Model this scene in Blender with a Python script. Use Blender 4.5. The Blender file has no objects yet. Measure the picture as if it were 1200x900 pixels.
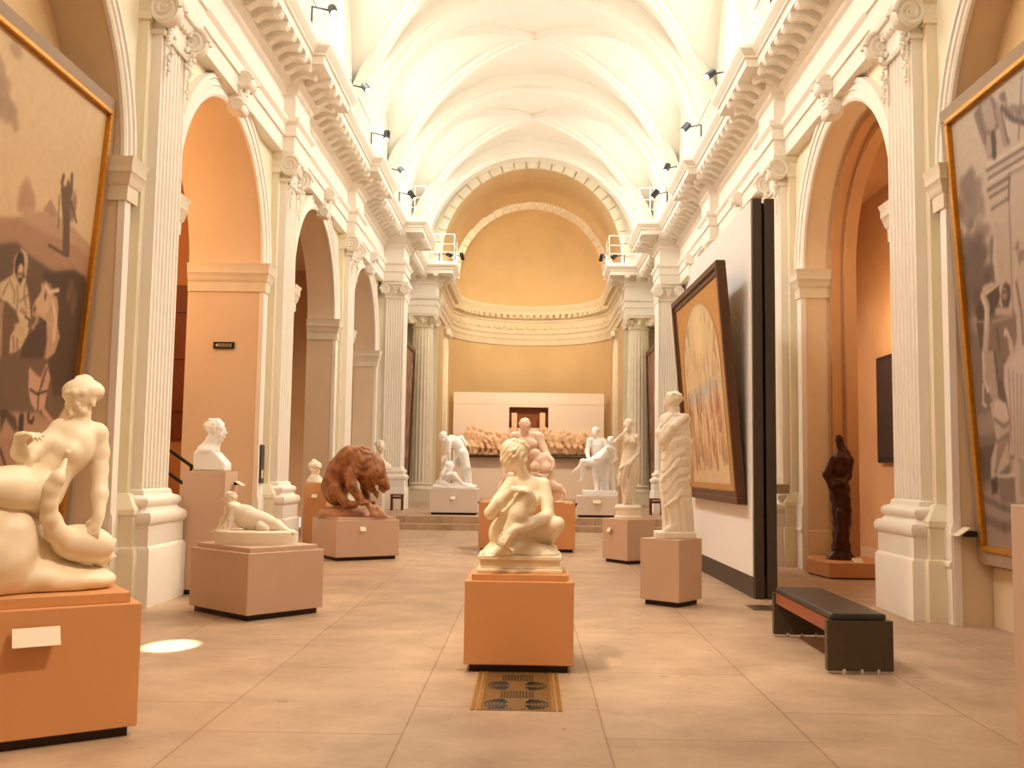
WIN = 5.0; SPOT_W = 800.0; AISLE_W = 240.0; DAY_W = 235.0; EXPO = 0.06
import bpy, math, random
import numpy as np
from mathutils import Vector, Matrix, noise as mnoise
random.seed(4); np.random.seed(4)
SC = bpy.context.scene; COL = SC.collection
PI = math.pi
V = Vector
# ---------------------------------------------------------------- camera geometry
F = 1150.0; EYE = 1.6
_r = math.radians(.8)
_Y = V(((620-600)/F, -(548-450)/F, -1)).normalized()
_Z = V((math.sin(_r), math.cos(_r), 0)); _Z.z = -(_Z.x*_Y.x+_Z.y*_Y.y)/_Y.z; _Z.normalize()
_X = _Y.cross(_Z)
def ray(u, v):
    d = V(((u-600)/F, -(v-450)/F, -1))
    return V((d.dot(_X), d.dot(_Y), d.dot(_Z)))
def at(u, v, Y):
    d = ray(u, v); return V((d.x*Y/d.y, Y, EYE+d.z*Y/d.y))
# ---------------------------------------------------------------- materials
def lin(c):
    return tuple((x/12.92 if x <= .04045 else ((x+.055)/1.055)**2.4) for x in [k/255 for k in c])+(1,)
def mat(name, rgb, rough=.6, var=.0, scale=4, bump=0., bscale=40, metal=0., spec=.4, rgb2=None, detail=6, stretch=None):
    m = bpy.data.materials.new(name); m.use_nodes = True
    n = m.node_tree.nodes; l = m.node_tree.links; b = n['Principled BSDF']
    c = lin(rgb); b.inputs['Base Color'].default_value = c
    b.inputs['Roughness'].default_value = rough; b.inputs['Metallic'].default_value = metal
    b.inputs['Specular IOR Level'].default_value = spec
    tc = n.new('ShaderNodeTexCoord'); mp = n.new('ShaderNodeMapping'); l.new(tc.outputs['Object'], mp.inputs[0])
    if stretch: mp.inputs['Scale'].default_value = stretch
    if var or rgb2:
        t = n.new('ShaderNodeTexNoise'); t.inputs['Scale'].default_value = scale; t.inputs['Detail'].default_value = detail
        l.new(mp.outputs[0], t.inputs['Vector'])
        r = n.new('ShaderNodeValToRGB'); l.new(t.outputs[0], r.inputs[0])
        r.color_ramp.elements[0].position = .3; r.color_ramp.elements[1].position = .7
        c2 = lin(rgb2) if rgb2 else tuple(x*(1-var) for x in c[:3])+(1,)
        r.color_ramp.elements[0].color = c2; r.color_ramp.elements[1].color = c
        l.new(r.outputs[0], b.inputs['Base Color'])
    if bump:
        t = n.new('ShaderNodeTexNoise'); t.inputs['Scale'].default_value = bscale; t.inputs['Detail'].default_value = 4
        l.new(mp.outputs[0], t.inputs['Vector'])
        bp = n.new('ShaderNodeBump'); bp.inputs['Strength'].default_value = bump; bp.inputs['Distance'].default_value = .01
        l.new(t.outputs[0], bp.inputs['Height']); l.new(bp.outputs[0], b.inputs['Normal'])
    return m
M = {}
M['wall'] = mat('cream_plaster', (241,229,198), .75, .05, 1.2, .05, 25)
M['white'] = mat('white_stone_paint', (247,238,222), .7, .04, 1.5, .04, 30)
M['vault'] = mat('pale_vault_plaster', (246,240,226), .8, .03, .8)
M['ochre'] = mat('ochre_plaster', (228,192,138), .8, .06, 1.0, .05, 25)
M['apse'] = mat('apse_ochre_plaster', (224,194,146), .8, .10, .7)
M['stone'] = mat('pale_limestone', (236,222,194), .8, .10, 3, .1, 30)
M['jamb'] = mat('warm_jamb_plaster', (232,206,170), .75, .05, 1.2)
M['aisle'] = mat('terracotta_aisle_plaster', (208,156,106), .8, .12, 1.0)
M['marble'] = mat('warm_marble', (246,228,198), .42, .06, 5, .04, 60)
M['marble2'] = mat('white_marble', (250,246,240), .42, .04, 5, .04, 60)
M['marble3'] = mat('rosy_marble', (240,208,180), .45, .08, 6, .05, 60)
M['plaster'] = mat('cream_plaster_cast', (245,231,206), .6, .07, 6, .06, 60)
M['terracotta'] = mat('brown_patinated_plaster', (176,116,66), .5, .0, 9, .25, 35, rgb2=(112,62,30))
M['lionrock'] = mat('rose_stone', (206,152,118), .65, .2, 8, .2, 30)
M['bronze'] = mat('dark_bronze', (74,38,24), .42, .3, 8, .15, 40, metal=.25)
M['ped'] = mat('beige_painted_pedestal', (212,178,150), .55, .03, 1.5)
M['ped_dark'] = mat('tan_painted_pedestal', (214,152,98), .55, .03, 1.5)
M['ped_pale'] = mat('pale_painted_pedestal', (226,208,192), .55, .03, 1.5)
M['dark'] = mat('dark_plinth_paint', (48,30,24), .6)
M['black'] = mat('black_metal', (20,18,18), .5)
M['plate'] = mat('cream_label_card', (240,226,200), .5)
M['bench'] = mat('dark_olive_laminate', (74,62,46), .45, .12, 6)
M['benchwood'] = mat('red_brown_wood', (150,78,40), .45, .2, 12, stretch=(1,.1,1))
M['leather'] = mat('black_leather', (30,26,24), .35, .1, 30, .1, 120, spec=.6)
M['chrome'] = mat('chrome', (220,220,220), .2, metal=1)
M['brass'] = mat('worn_brass', (176,128,58), .45, .25, 20, metal=.6)
M['bronzegrate'] = mat('bronze_grate', (132,98,50), .5, .25, 20, metal=.4)
M['darkpanel'] = mat('dark_brown_steel', (72,58,46), .5, .08, 3)
M['panelwhite'] = mat('white_display_panel', (238,232,224), .7, .02, 2)
M['gold'] = mat('gilt', (214,150,54), .35, .25, 20, .1, 60, metal=.65)
M['greyframe'] = mat('taupe_frame', (164,138,110), .6, .06, 3)
M['woodframe'] = mat('dark_walnut_frame', (96,62,38), .45, .2, 10)
M['redwood'] = mat('dark_red_wood', (110,40,26), .5)
M['rail'] = mat('white_rail_paint', (240,234,220), .5)
M['wire'] = mat('grey_wire', (150,145,130), .4, metal=.6)
M['brownwood'] = mat('brown_wood_panel', (134,72,34), .5, .25, 6, stretch=(1,1,.15))
M['relief'] = mat('terracotta_relief', (232,192,158), .7, .10, 8)
def emis(name, rgb, s):
    m = bpy.data.materials.new(name); m.use_nodes = True; n = m.node_tree.nodes; n.clear()
    e = n.new('ShaderNodeEmission'); o = n.new('ShaderNodeOutputMaterial'); e.inputs[0].default_value = rgb+(1,); e.inputs[1].default_value = s
    m.node_tree.links.new(e.outputs[0], o.inputs[0]); return m
M['daylight'] = emis('daylit_window_pane', (1, .965, .90), WIN)
M['lens'] = emis('lamp_lens', (1, .9, .7), 3)
def vcol(name, rough=.5):
    m = bpy.data.materials.new(name); m.use_nodes = True; n = m.node_tree.nodes; b = n['Principled BSDF']
    a = n.new('ShaderNodeVertexColor'); a.layer_name = 'Col'; m.node_tree.links.new(a.outputs[0], b.inputs['Base Color']); b.inputs['Roughness'].default_value = rough
    b.inputs['Specular IOR Level'].default_value = .25
    return m
M['canvas'] = vcol('painted_canvas')
# floor: large worn slabs
def floor_mat():
    m = bpy.data.materials.new('stone_slab_floor'); m.use_nodes = True
    n = m.node_tree.nodes; l = m.node_tree.links; b = n['Principled BSDF']
    tc = n.new('ShaderNodeTexCoord'); mp = n.new('ShaderNodeMapping'); mp.inputs['Rotation'].default_value = (0,0,PI/2); mp.inputs['Location'].default_value = (.3,.73,0)
    l.new(tc.outputs['Object'], mp.inputs[0])
    nz = n.new('ShaderNodeTexNoise'); nz.inputs['Scale'].default_value = .8; l.new(tc.outputs['Object'], nz.inputs['Vector'])
    mv = n.new('ShaderNodeMixRGB'); mv.blend_type = 'ADD'; mv.inputs[0].default_value = .02; l.new(mp.outputs[0], mv.inputs[1]); l.new(nz.outputs['Color'], mv.inputs[2])
    br = n.new('ShaderNodeTexBrick'); l.new(mv.outputs[0], br.inputs['Vector'])
    br.inputs['Scale'].default_value = 1; br.inputs['Brick Width'].default_value = 1.9; br.inputs['Row Height'].default_value = 1.22
    br.inputs['Mortar Size'].default_value = .007; br.inputs['Mortar Smooth'].default_value = .4; br.offset = .37
    br.inputs['Color1'].default_value = lin((204,174,144)); br.inputs['Color2'].default_value = lin((194,164,134)); br.inputs['Mortar'].default_value = lin((158,124,94))
    n2 = n.new('ShaderNodeTexNoise'); n2.inputs['Scale'].default_value = 1.6; n2.inputs['Detail'].default_value = 9; n2.inputs['Roughness'].default_value = .65; l.new(tc.outputs['Object'], n2.inputs['Vector'])
    r = n.new('ShaderNodeValToRGB'); l.new(n2.outputs[0], r.inputs[0]); r.color_ramp.elements[0].position = .32; r.color_ramp.elements[1].position = .68
    r.color_ramp.elements[0].color = (.66,.62,.58,1); r.color_ramp.elements[1].color = (1,1,1,1)
    mx = n.new('ShaderNodeMixRGB'); mx.blend_type = 'MULTIPLY'; mx.inputs[0].default_value = 1; l.new(br.outputs[0], mx.inputs[1]); l.new(r.outputs[0], mx.inputs[2])
    n3 = n.new('ShaderNodeTexNoise'); n3.inputs['Scale'].default_value = 7; n3.inputs['Detail'].default_value = 8; l.new(tc.outputs['Object'], n3.inputs['Vector'])
    r3 = n.new('ShaderNodeValToRGB'); l.new(n3.outputs[0], r3.inputs[0]); r3.color_ramp.elements[0].position = .27; r3.color_ramp.elements[1].position = .33
    r3.color_ramp.elements[0].color = (.60,.53,.46,1); r3.color_ramp.elements[1].color = (1,1,1,1)
    m3 = n.new('ShaderNodeMixRGB'); m3.blend_type = 'MULTIPLY'; m3.inputs[0].default_value = .8; l.new(mx.outputs[0], m3.inputs[1]); l.new(r3.outputs[0], m3.inputs[2])
    l.new(m3.outputs[0], b.inputs['Base Color'])
    b.inputs['Roughness'].default_value = .42; b.inputs['Specular IOR Level'].default_value = .35
    bp = n.new('ShaderNodeBump'); bp.inputs['Strength'].default_value = .15; bp.inputs['Distance'].default_value = .01; l.new(n2.outputs[0], bp.inputs['Height']); l.new(bp.outputs[0], b.inputs['Normal'])
    return m
M['floor'] = floor_mat()
# ---------------------------------------------------------------- mesh building
WL = {}
def tag(o, label=None, cat=None, group=None, kind=None):
    if label: o['label'] = label
    if cat: o['category'] = cat
    if group: o['group'] = group
    if kind: o['kind'] = kind
    return o
def thing(name, label, cat, loc=(0,0,0), group=None, rz=0):
    o = bpy.data.objects.new(name, None); o.empty_display_size = .1; COL.objects.link(o)
    o.location = loc; o.rotation_euler = (0,0,rz); WL[o.name] = V(loc)
    return tag(o, label, cat, group)
class MB:
    def __init__(s): s.v = []; s.f = []
    def add(s, vs, fs):
        n = len(s.v); s.v += [tuple(p) for p in vs]; s.f += [tuple(i+n for i in f) for f in fs]; return s
    def box(s, a, b, T=None):
        x0,y0,z0 = a; x1,y1,z1 = b
        vs = [V(p) for p in ((x0,y0,z0),(x1,y0,z0),(x1,y1,z0),(x0,y1,z0),(x0,y0,z1),(x1,y0,z1),(x1,y1,z1),(x0,y1,z1))]
        if T is not None: vs = [T @ p for p in vs]
        return s.add(vs, [(3,2,1,0),(4,5,6,7),(0,1,5,4),(1,2,6,5),(2,3,7,6),(3,0,4,7)])
    def prism(s, poly, d0, d1, fn):
        """poly of 2-D points extruded between d0 and d1; fn(a,b,d) -> point"""
        n = len(poly)
        vs = [fn(a,b,d0) for a,b in poly]+[fn(a,b,d1) for a,b in poly]
        fs = [tuple(range(n-1,-1,-1)), tuple(range(n,2*n))]+[(i,(i+1)%n,n+(i+1)%n,n+i) for i in range(n)]
        return s.add(vs, fs)
    def tube(s, pts, r, n=8, cap=True, closed=False):
        pts = [V(p) for p in pts]; N = len(pts); rs = r if isinstance(r,(list,tuple)) else [r]*N
        up = None; vs = []
        for i,p in enumerate(pts):
            t = (pts[(i+1)%N]-pts[i-1]) if (closed or 0 < i < N-1) else (pts[1]-pts[0] if i == 0 else pts[-1]-pts[-2])
            t.normalize()
            if up is None: up = t.orthogonal().normalized()
            a = (up - t*up.dot(t)); a = a.normalized() if a.length > 1e-6 else t.orthogonal().normalized()
            up = a; b = t.cross(a)
            vs += [p+(a*math.cos(2*PI*k/n)+b*math.sin(2*PI*k/n))*rs[i] for k in range(n)]
        fs = []
        for i in range(N if closed else N-1):
            j = (i+1)%N
            for k in range(n): fs.append((i*n+k, i*n+(k+1)%n, j*n+(k+1)%n, j*n+k))
        if cap and not closed: fs += [tuple(range(n-1,-1,-1)), tuple((N-1)*n+k for k in range(n))]
        return s.add(vs, fs)
    def lathe(s, prof, c=(0,0,0), n=32, a0=0, a1=2*PI, sx=1, sy=1):
        full = abs(a1-a0-2*PI) < 1e-6; m = n if full else n+1; k = len(prof); vs = []
        for i in range(m):
            a = a0+(a1-a0)*i/n
            vs += [(c[0]+r*math.cos(a)*sx, c[1]+r*math.sin(a)*sy, c[2]+z) for r,z in prof]
        fs = []
        for i in range(n):
            j = (i+1)%m
            for q in range(k-1): fs.append((i*k+q, j*k+q, j*k+q+1, i*k+q+1))
        if full:
            fs += [tuple(i*k for i in range(m))[::-1], tuple(i*k+k-1 for i in range(m))]
        return s.add(vs, fs)
    def ball(s, c, r, n=8, m=6):
        c = V(c); rr = V(r) if not isinstance(r,(int,float)) else V((r,r,r)); vs = []; fs = []
        for i in range(m+1):
            t = PI*i/m
            for j in range(n):
                a = 2*PI*j/n; vs.append((c.x+rr.x*math.sin(t)*math.cos(a), c.y+rr.y*math.sin(t)*math.sin(a), c.z+rr.z*math.cos(t)))
        for i in range(m):
            for j in range(n): fs.append((i*n+j, (i+1)*n+j, (i+1)*n+(j+1)%n, i*n+(j+1)%n))
        return s.add(vs, fs)
    def grid(s, P):
        """P: rows of points"""
        R = len(P); C = len(P[0]); vs = [p for row in P for p in row]
        return s.add(vs, [(i*C+j, i*C+j+1, (i+1)*C+j+1, (i+1)*C+j) for i in range(R-1) for j in range(C-1)])
    def sweep(s, path, prof, flip=1, caps=True):
        """path of (x,y); prof of (d,z); offset to the left of travel * flip"""
        P = [V((p[0],p[1])) for p in path]; N = len(P); rows = []
        nr = []
        for i in range(N-1):
            t = (P[i+1]-P[i]).normalized(); nr.append(V((-t.y,t.x))*flip)
        for i in range(N):
            if i == 0: m = nr[0]
            elif i == N-1: m = nr[-1]
            else: m = (nr[i-1]+nr[i])/max(.25, 1+nr[i-1].dot(nr[i]))
            rows.append([(P[i].x+m.x*d, P[i].y+m.y*d, z) for d,z in prof])
        n0 = len(s.v); s.grid(rows)
        if caps:
            k = len(prof); s.f.append(tuple(n0+i for i in range(k))); s.f.append(tuple(n0+(N-1)*k+i for i in range(k))[::-1])
        return s
    def build(s, name, m, parent=None, smooth=False, angle=35, origin=None):
        me = bpy.data.meshes.new(name)
        if parent is not None: o0 = WL[parent.name]
        elif origin is not None: o0 = V(origin)
        else: o0 = V((0,0,0))
        me.from_pydata([(p[0]-o0.x, p[1]-o0.y, p[2]-o0.z) for p in s.v], [], s.f); me.update()
        import bmesh
        bm = bmesh.new(); bm.from_mesh(me); bmesh.ops.recalc_face_normals(bm, faces=bm.faces); bm.to_mesh(me); bm.free()
        me.materials.append(m if not isinstance(m,str) else M[m])
        if smooth:
            me.polygons.foreach_set('use_smooth', [True]*len(me.polygons))
            if angle: me.set_sharp_from_angle(angle=math.radians(angle))
        o = bpy.data.objects.new(name, me); COL.objects.link(o)
        if parent is not None: o.parent = parent; WL[o.name] = o0
        else: o.location = o0; WL[o.name] = o0
        return o
def struct(o): o['kind'] = 'structure'; return o
def copy_tree(o, parent=None):
    c = o.copy(); COL.objects.link(c)
    if parent is not None: c.parent = parent; c.matrix_parent_inverse = o.matrix_parent_inverse
    for ch in [x for x in bpy.data.objects if x.parent == o]: copy_tree(ch, c)
    return c
def bevel(o, w, seg=2):
    b = o.modifiers.new('bevel','BEVEL'); b.width = w; b.segments = seg; b.limit_method = 'ANGLE'; return o
# ================================================================ THE SETTING
XW = 4.6; YB = -4.0            # arcade wall plane, back of the hall
PIL = [5.2, 11.45, 17.4, 23.5]; ARC = [2.3, 8.4, 14.3, 20.5, 26.6]; RAD = [2.05, 2.22, 2.05, 2.05, 2.05]
ZS = 4.93                      # springing of the arcade
struct(MB().grid([[(x,y,0) for x in (-12,0,12)] for y in (YB,10,25.2)]).build('floor', M['floor']))
pl = MB()                      # raised apse floor with two steps
for i,(y,z) in enumerate(((24.85,.15),(25.2,.33))): pl.box((-4.7,y,z-.18 if i else 0),(4.7,45,z))
struct(pl.build('floor', M['floor']))
def arch_pts(yc, r, n=28): return [(yc-r*math.cos(PI*i/n), ZS+r*math.sin(PI*i/n)) for i in range(n+1)]
def arcade(s):
    TT = [.6,.6,1.22,.6,.6] if s < 0 else [.4]*5; T = .6 if s < 0 else .4
    m = MB(); X0 = s*XW; X1 = s*(XW+T); top = 8.95
    ys = [YB]
    for c,r in zip(ARC,RAD): ys += [c-r, c+r]
    ys.append(36.0)
    for X in (X0, X1):
        for i in range(0,len(ys),2):
            m.grid([[(X,ys[i],0),(X,ys[i],ZS),(X,ys[i],top)],[(X,ys[i+1],0),(X,ys[i+1],ZS),(X,ys[i+1],top)]])
        for c,r in zip(ARC,RAD):
            m.grid([[(X,y,z),(X,y,top)] for y,z in arch_pts(c,r)])
    w = struct(m.build('wall_left' if s < 0 else 'wall_right', M['wall'], smooth=True))
    # reveals of the arches
    j = MB()
    for k,(c,r) in enumerate(zip(ARC,RAD)):
        path = [(c-r,0)]+arch_pts(c,r)+[(c+r,0)]
        j.grid([[(X0,y,z),(s*(XW+TT[k]),y,z)] for y,z in path])
        if TT[k] > 1:      # the deeper pier behind the first open arch
            xk = s*(XW+TT[k]); j.grid([[(X1,a,0),(xk,a,0),(xk,a,7.6),(X1,a,7.6)][q:q+1]*1+[(X1,a,7.6) if q == 0 else (xk,a,7.6)] for q in (0,1) for a in (c+r+.7,)])
            j.grid([[(xk,c+r,0),(xk,c+r+.7,0)],[(xk,c+r,7.6),(xk,c+r+.7,7.6)]])
            j.grid([[(xk,y,z),(xk,y,7.6)] for y,z in arch_pts(c,r)])
    struct(j.build('wall_left_reveal' if s < 0 else 'wall_right_reveal', M['jamb'], smooth=True))
    if s > 0:                  # stepped inner orders of the right hand arches
        j = MB()
        for c in ARC[2:]:
            for q,(dx0,dx1,dr) in enumerate(((.40,.60,.10),(.60,.78,.20))):
                r = 2.05-dr
                path = [(c-r,0)]+arch_pts(c,r)+[(c+r,0)]
                po = [(c-r-.14,0)]+arch_pts(c,r+.14)+[(c+r+.14,0)]
                j.grid([[(s*(XW+dx0),a,b),(s*(XW+dx0),y,z),(s*(XW+dx1),y,z)] for (y,z),(a,b) in zip(path,po)])
        struct(j.build('wall_right_orders', M['aisle'], smooth=True))
    # blind bay back wall
    xb = s*(5.18 if s < 0 else 4.98)
    b = MB(); b.grid([[(xb,YB,0),(xb,YB,8)],[(xb,10.9,0),(xb,10.9,8)]])
    struct(b.build('wall_left_recess' if s < 0 else 'wall_right_recess', M['ochre']))
    # mouldings: archivolts, imposts, dado line
    a = MB(); prof = [(.0,.0),(.0,.05),(.05,.075),(.06,.06),(.18,.06),(.19,.09),(.30,.09),(.32,.12),(.40,.12),(.42,.0)]
    for k,(c,r) in enumerate(zip(ARC,RAD)):
        if k == 0: continue
        aw = .5 if k == 1 else .8
        rows = []
        n = 36
        for i in range(n+1):
            t = PI*i/n; rows.append([(s*(XW-d*.85), c-(r-.01+q*aw)*math.cos(t), ZS+(r-.01+q*aw)*math.sin(t)) for q,d in prof])
        a.grid(rows)
        for e in (-1,1):       # the same band run down the jambs, flat
            y0 = c+e*(r-.01)
            a.box((min(s*XW,s*(XW-.08)), min(y0,y0+e*.3*aw), 0), (max(s*XW,s*(XW-.08)), max(y0,y0+e*.3*aw), ZS-.4))
    struct(a.build('trim_1' if s < 0 else 'trim_2', M['white'], smooth=True))
    im = MB(); ip = [(0,4.50),(.025,4.50),(.03,4.66),(.05,4.68),(.06,4.72),(.08,4.80),(.09,4.81),(.09,4.90),(.115,4.97),(.0,4.98)]
    for k,(c,r) in enumerate(zip(ARC,RAD)):
        if k == 0: continue
        for e in (-1,1):
            yj = c+e*r
            path = [(s*(XW+TT[k]),yj),(X0-s*.08,yj),(X0-s*.08,yj+e*.24),(X0,yj+e*.24)]
            if k == 1: path = path[1:] if False else path
            im.sweep(path, ip, flip=(-1 if (s*e) < 0 else 1))
    struct(im.build('trim_3' if s < 0 else 'trim_4', M['stone'], smooth=True))
    d = MB()
    for (y0,y1) in [(ARC[k]+RAD[k], ARC[k+1]-RAD[k+1]) for k in range(1,4)]+[(28.65,36)]:
        d.sweep([(X0,y0),(X0,y1)], [(0,0),(.10,0),(.10,.60),(.125,.61),(.125,.65),(.10,.67),(.10,1.0),(.03,1.22),(0,1.24)], flip=-1 if s < 0 else 1)
    struct(d.build('baseboard_left' if s < 0 else 'baseboard_right', M['white'], smooth=True))
    # dado across the jambs and blind recess
    d = MB()
    for k,(c,r) in enumerate(zip(ARC,RAD)):
        if k < 2: continue
        for e in (-1,1):
            yj = c+e*r
            d.sweep([(s*(XW+TT[k]),yj),(X0,yj)], [(0,0),(.03,0),(.03,.62),(0,.65)], flip=(-1 if s*e < 0 else 1))
    d.sweep([(xb,YB),(xb,10.6)], [(0,0),(.06,0),(.06,.62),(0,.66)], flip=-1 if s < 0 else 1)
    struct(d.build('trim_5' if s < 0 else 'trim_6', M['jamb'], smooth=True))
for s in (-1,1): arcade(s)
# ---------------------------------------------------------------- upper walls, windows
VA = 4.42; Z0 = 9.3; ZC = 13.6
BAYS = [(YB,-1.0),(-1.0,5.2),(5.2,11.45),(11.45,17.4),(17.4,23.5),(23.5,29.45),(29.45,36.0)]
nwin = 0
for s in (-1,1):
    m = MB(); X = s*VA
    for bi,(y0,y1) in enumerate(BAYS):
        if bi == 0: m.grid([[(X,y0,8.7),(X,y0,14)],[(X,y1,8.7),(X,y1,14)]]); continue
        yc = (y0+y1)/2; hw = 1.5; zs, zt = 9.55, 11.5
        m.grid([[(X,y0,8.7),(X,y0,14)],[(X,yc-hw,8.7),(X,yc-hw,14)]]); m.grid([[(X,yc+hw,8.7),(X,yc+hw,14)],[(X,y1,8.7),(X,y1,14)]])
        m.grid([[(X,yc-hw,8.7),(X,yc-hw,zs)],[(X,yc+hw,8.7),(X,yc+hw,zs)]])
        arc = [(yc-hw*math.cos(PI*i/20), zt+.9*hw*math.sin(PI*i/20)) for i in range(21)]
        m.grid([[(X,a,b),(X,a,14)] for a,b in arc])
        path = [(yc-hw,zs)]+arc+[(yc+hw,zs),(yc-hw,zs)]
        m.grid([[(X,a,b),(X+s*.30,a,b)] for a,b in path])
        # window: bars and bright pane
        nwin += 1; xo = X+s*.2
        w = struct(thing('window_%d'%nwin, None, None, (xo,yc,zs)))
        fr = MB()
        fr.tube([(xo,a,b) for a,b in path[:-1]], .05, 6, closed=True)
        for yy in (-.75,0,.75): fr.box((xo-.02,yc+yy-.02,zs),(xo+.02,yc+yy+.02,zt+.9*math.sqrt(hw*hw-yy*yy)))
        for zz in (10.1,10.7,11.3,11.9): 
            h = hw if zz < zt else math.sqrt(hw*hw-((zz-zt)/.9)**2); fr.box((xo-.02,yc-h,zz-.02),(xo+.02,yc+h,zz+.02))
        fr.build('window_frame', M['rail'], w)
        pn = MB(); xp = X+s*.26; vs = [(xp,a,b) for a,b in path[:-1]]; pn.add(vs,[tuple(range(len(vs)))])
        pn.build('window_pane', M['daylight'], w)
    struct(m.build('wall_left_clerestory' if s < 0 else 'wall_right_clerestory', M['vault'], smooth=True))
# ---------------------------------------------------------------- vault
vm = MB(); N = 24
for (y0,y1) in BAYS[1:]:
    yc = (y0+y1)/2; b = (y1-y0)/2; H = ZC-Z0
    P = []
    for j in range(-N,N+1):
        row = []
        for i in range(-N,N+1):
            th, ph = PI/2*i/N, PI/2*j/N
            row.append((VA*math.sin(th), yc+b*math.sin(ph), Z0+H*max(math.cos(th),math.cos(ph))))
        P.append(row)
    n0 = len(vm.v); W = 2*N+1; vs = [p for r in P for p in r]; fs = []
    for j in range(2*N):
        for i in range(2*N):
            a,bq,c,d = j*W+i, j*W+i+1, (j+1)*W+i+1, (j+1)*W+i
            if (i < N) == (j < N): fs += [(a,bq,c),(a,c,d)]
            else: fs += [(a,bq,d),(bq,c,d)]
    vm.add(vs, fs)
struct(vm.build('ceiling', M['vault'], smooth=True, angle=30))
rb = MB()
for (y0,y1) in BAYS[2:]:      # diagonal ribs
    yc = (y0+y1)/2; b = (y1-y0)/2
    for sg in (-1,1):
        pts = [(VA*math.sin(t)*.985, sg*b*math.sin(t)*.985+yc, Z0+(ZC-Z0)*math.cos(t)-.05) for t in [PI/2*i/24 for i in range(-24,25)]]
        tdir = V((VA,sg*b)).normalized(); nn = V((-tdir.y,tdir.x))
        rows = []
        for p,t in zip(pts,[PI/2*i/24 for i in range(-24,25)]):
            e = V((math.sin(t)*tdir.x, math.sin(t)*tdir.y, math.cos(t))).normalized()
            rows.append([tuple(V(p)+V((nn.x,nn.y,0))*w+e*h) for w,h in ((-.17,.10),(-.16,-.02),(-.07,-.05),(-.06,-.12),(.06,-.12),(.07,-.05),(.16,-.02),(.17,.10))])
        rb.grid(rows)
struct(rb.build('trim_7', M['vault'], smooth=True))
tb = MB(); prof = [(-.46,.8),(-.46,.20),(-.37,.18),(-.35,.0),(.35,.0),(.37,.18),(.46,.20),(.46,.8)]
for y in (5.2,11.45,17.4,23.5,29.45,35.7):
    R = 3.92; zc = 9.1; rows = []
    for i in range(49):
        t = PI*i/48; rows.append([(-(R+d)*math.cos(t), y+w, zc+(R+d)*math.sin(t)) for w,d in prof])
    tb.grid(rows)
    for s in (-1,1): tb.box((min(s*R,s*4.5),y-.46,8.6),(max(s*R,s*4.5),y+.46,9.1))
struct(tb.build('trim_8', M['vault'], smooth=True))
bs = MB()                       # the plain boss panel on the far transverse arch
bs.box((-.5,29.02,12.99),(.5,29.88,13.10)); struct(bs.build('trim_9', M['vault']))
# ---------------------------------------------------------------- chancel arch and apse
RA = 3.32; ZA = 9.45
m = MB()
cols = [4.5*i/40*2-4.5 for i in range(41)]
xs = sorted(set([-4.5,-RA,RA,4.5]+[-RA*math.cos(PI*i/40) for i in range(41)]))
for Y in (36.0,):
    m.grid([[(x,Y, ZA+math.sqrt(max(0,RA*RA-x*x)) if abs(x) <= RA else 8.6),(x,Y,14)] for x in xs])
struct(m.build('wall_chancel', M['vault']))
def voussoirs(Y, r0, r1, depth, n, name, jit=0):
    q = MB()
    for i in range(n):
        a0 = PI*(i+.04)/n; a1 = PI*(i+.96)/n
        ro = r1+random.uniform(-jit,jit)
        poly = [(r0,a0),(r0,(a0+a1)/2),(r0,a1),(ro,a1),(ro,(a0+a1)/2),(ro,a0)]
        q.prism(poly, Y-depth, Y, lambda r,a,d: (-r*math.cos(a), d, ZA+r*math.sin(a)))
    return struct(q.build(name, M['stone']))
voussoirs(36.0, RA, 3.64, .10, 23, 'trim_10', .02)
voussoirs(40.75, 3.02, 3.33, .14, 27, 'trim_11', .05)
m = MB(); rows = []
for y in (36.0,40.75):
    rows.append([(-RA,y,8.6)]+[(-RA*math.cos(PI*i/40),y,ZA+RA*math.sin(PI*i/40)) for i in range(41)]+[(RA,y,8.6)])
m.grid(rows)
struct(m.build('ceiling_apse_barrel', M['apse'], smooth=True))
m = MB(); rows = []; RC = 3.2      # half dome
for i in range(25):
    el = PI/2*i/24; rows.append([(-RC*math.cos(el)*math.cos(PI*j/40), 40.75+RC*math.cos(el)*math.sin(PI*j/40), 9.35+RC*math.sin(el)*1.03) for j in range(41)])
m.grid(rows)
m.grid([[(-RC*math.cos(PI*j/40),40.75+RC*math.sin(PI*j/40),z) for j in range(41)] for z in (8.6,9.35)])
struct(m.build('ceiling_apse_dome', M['apse'], smooth=True))
RW = 3.42; YA = 40.75
apath = [(-RW,36.0)]+[(-RW*math.cos(PI*j/40),YA+RW*math.sin(PI*j/40)) for j in range(41)]+[(RW,36.0)]
m = MB(); m.grid([[(x,y,.33),(x,y,8.8)] for x,y in apath]); struct(m.build('wall_apse', M['apse'], smooth=True))
m = MB()
for s in (-1,1): m.grid([[(s*RW,36,.33),(s*RW,36,8.8)],[(s*4.7,36,.33),(s*4.7,36,8.8)]])
struct(m.build('wall_front', M['wall']))
m = MB(); m.grid([[(-4.7,YB,0),(-4.7,YB,14)],[(4.7,YB,0),(4.7,YB,14)]]); struct(m.build('wall_back', M['aisle']))
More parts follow.
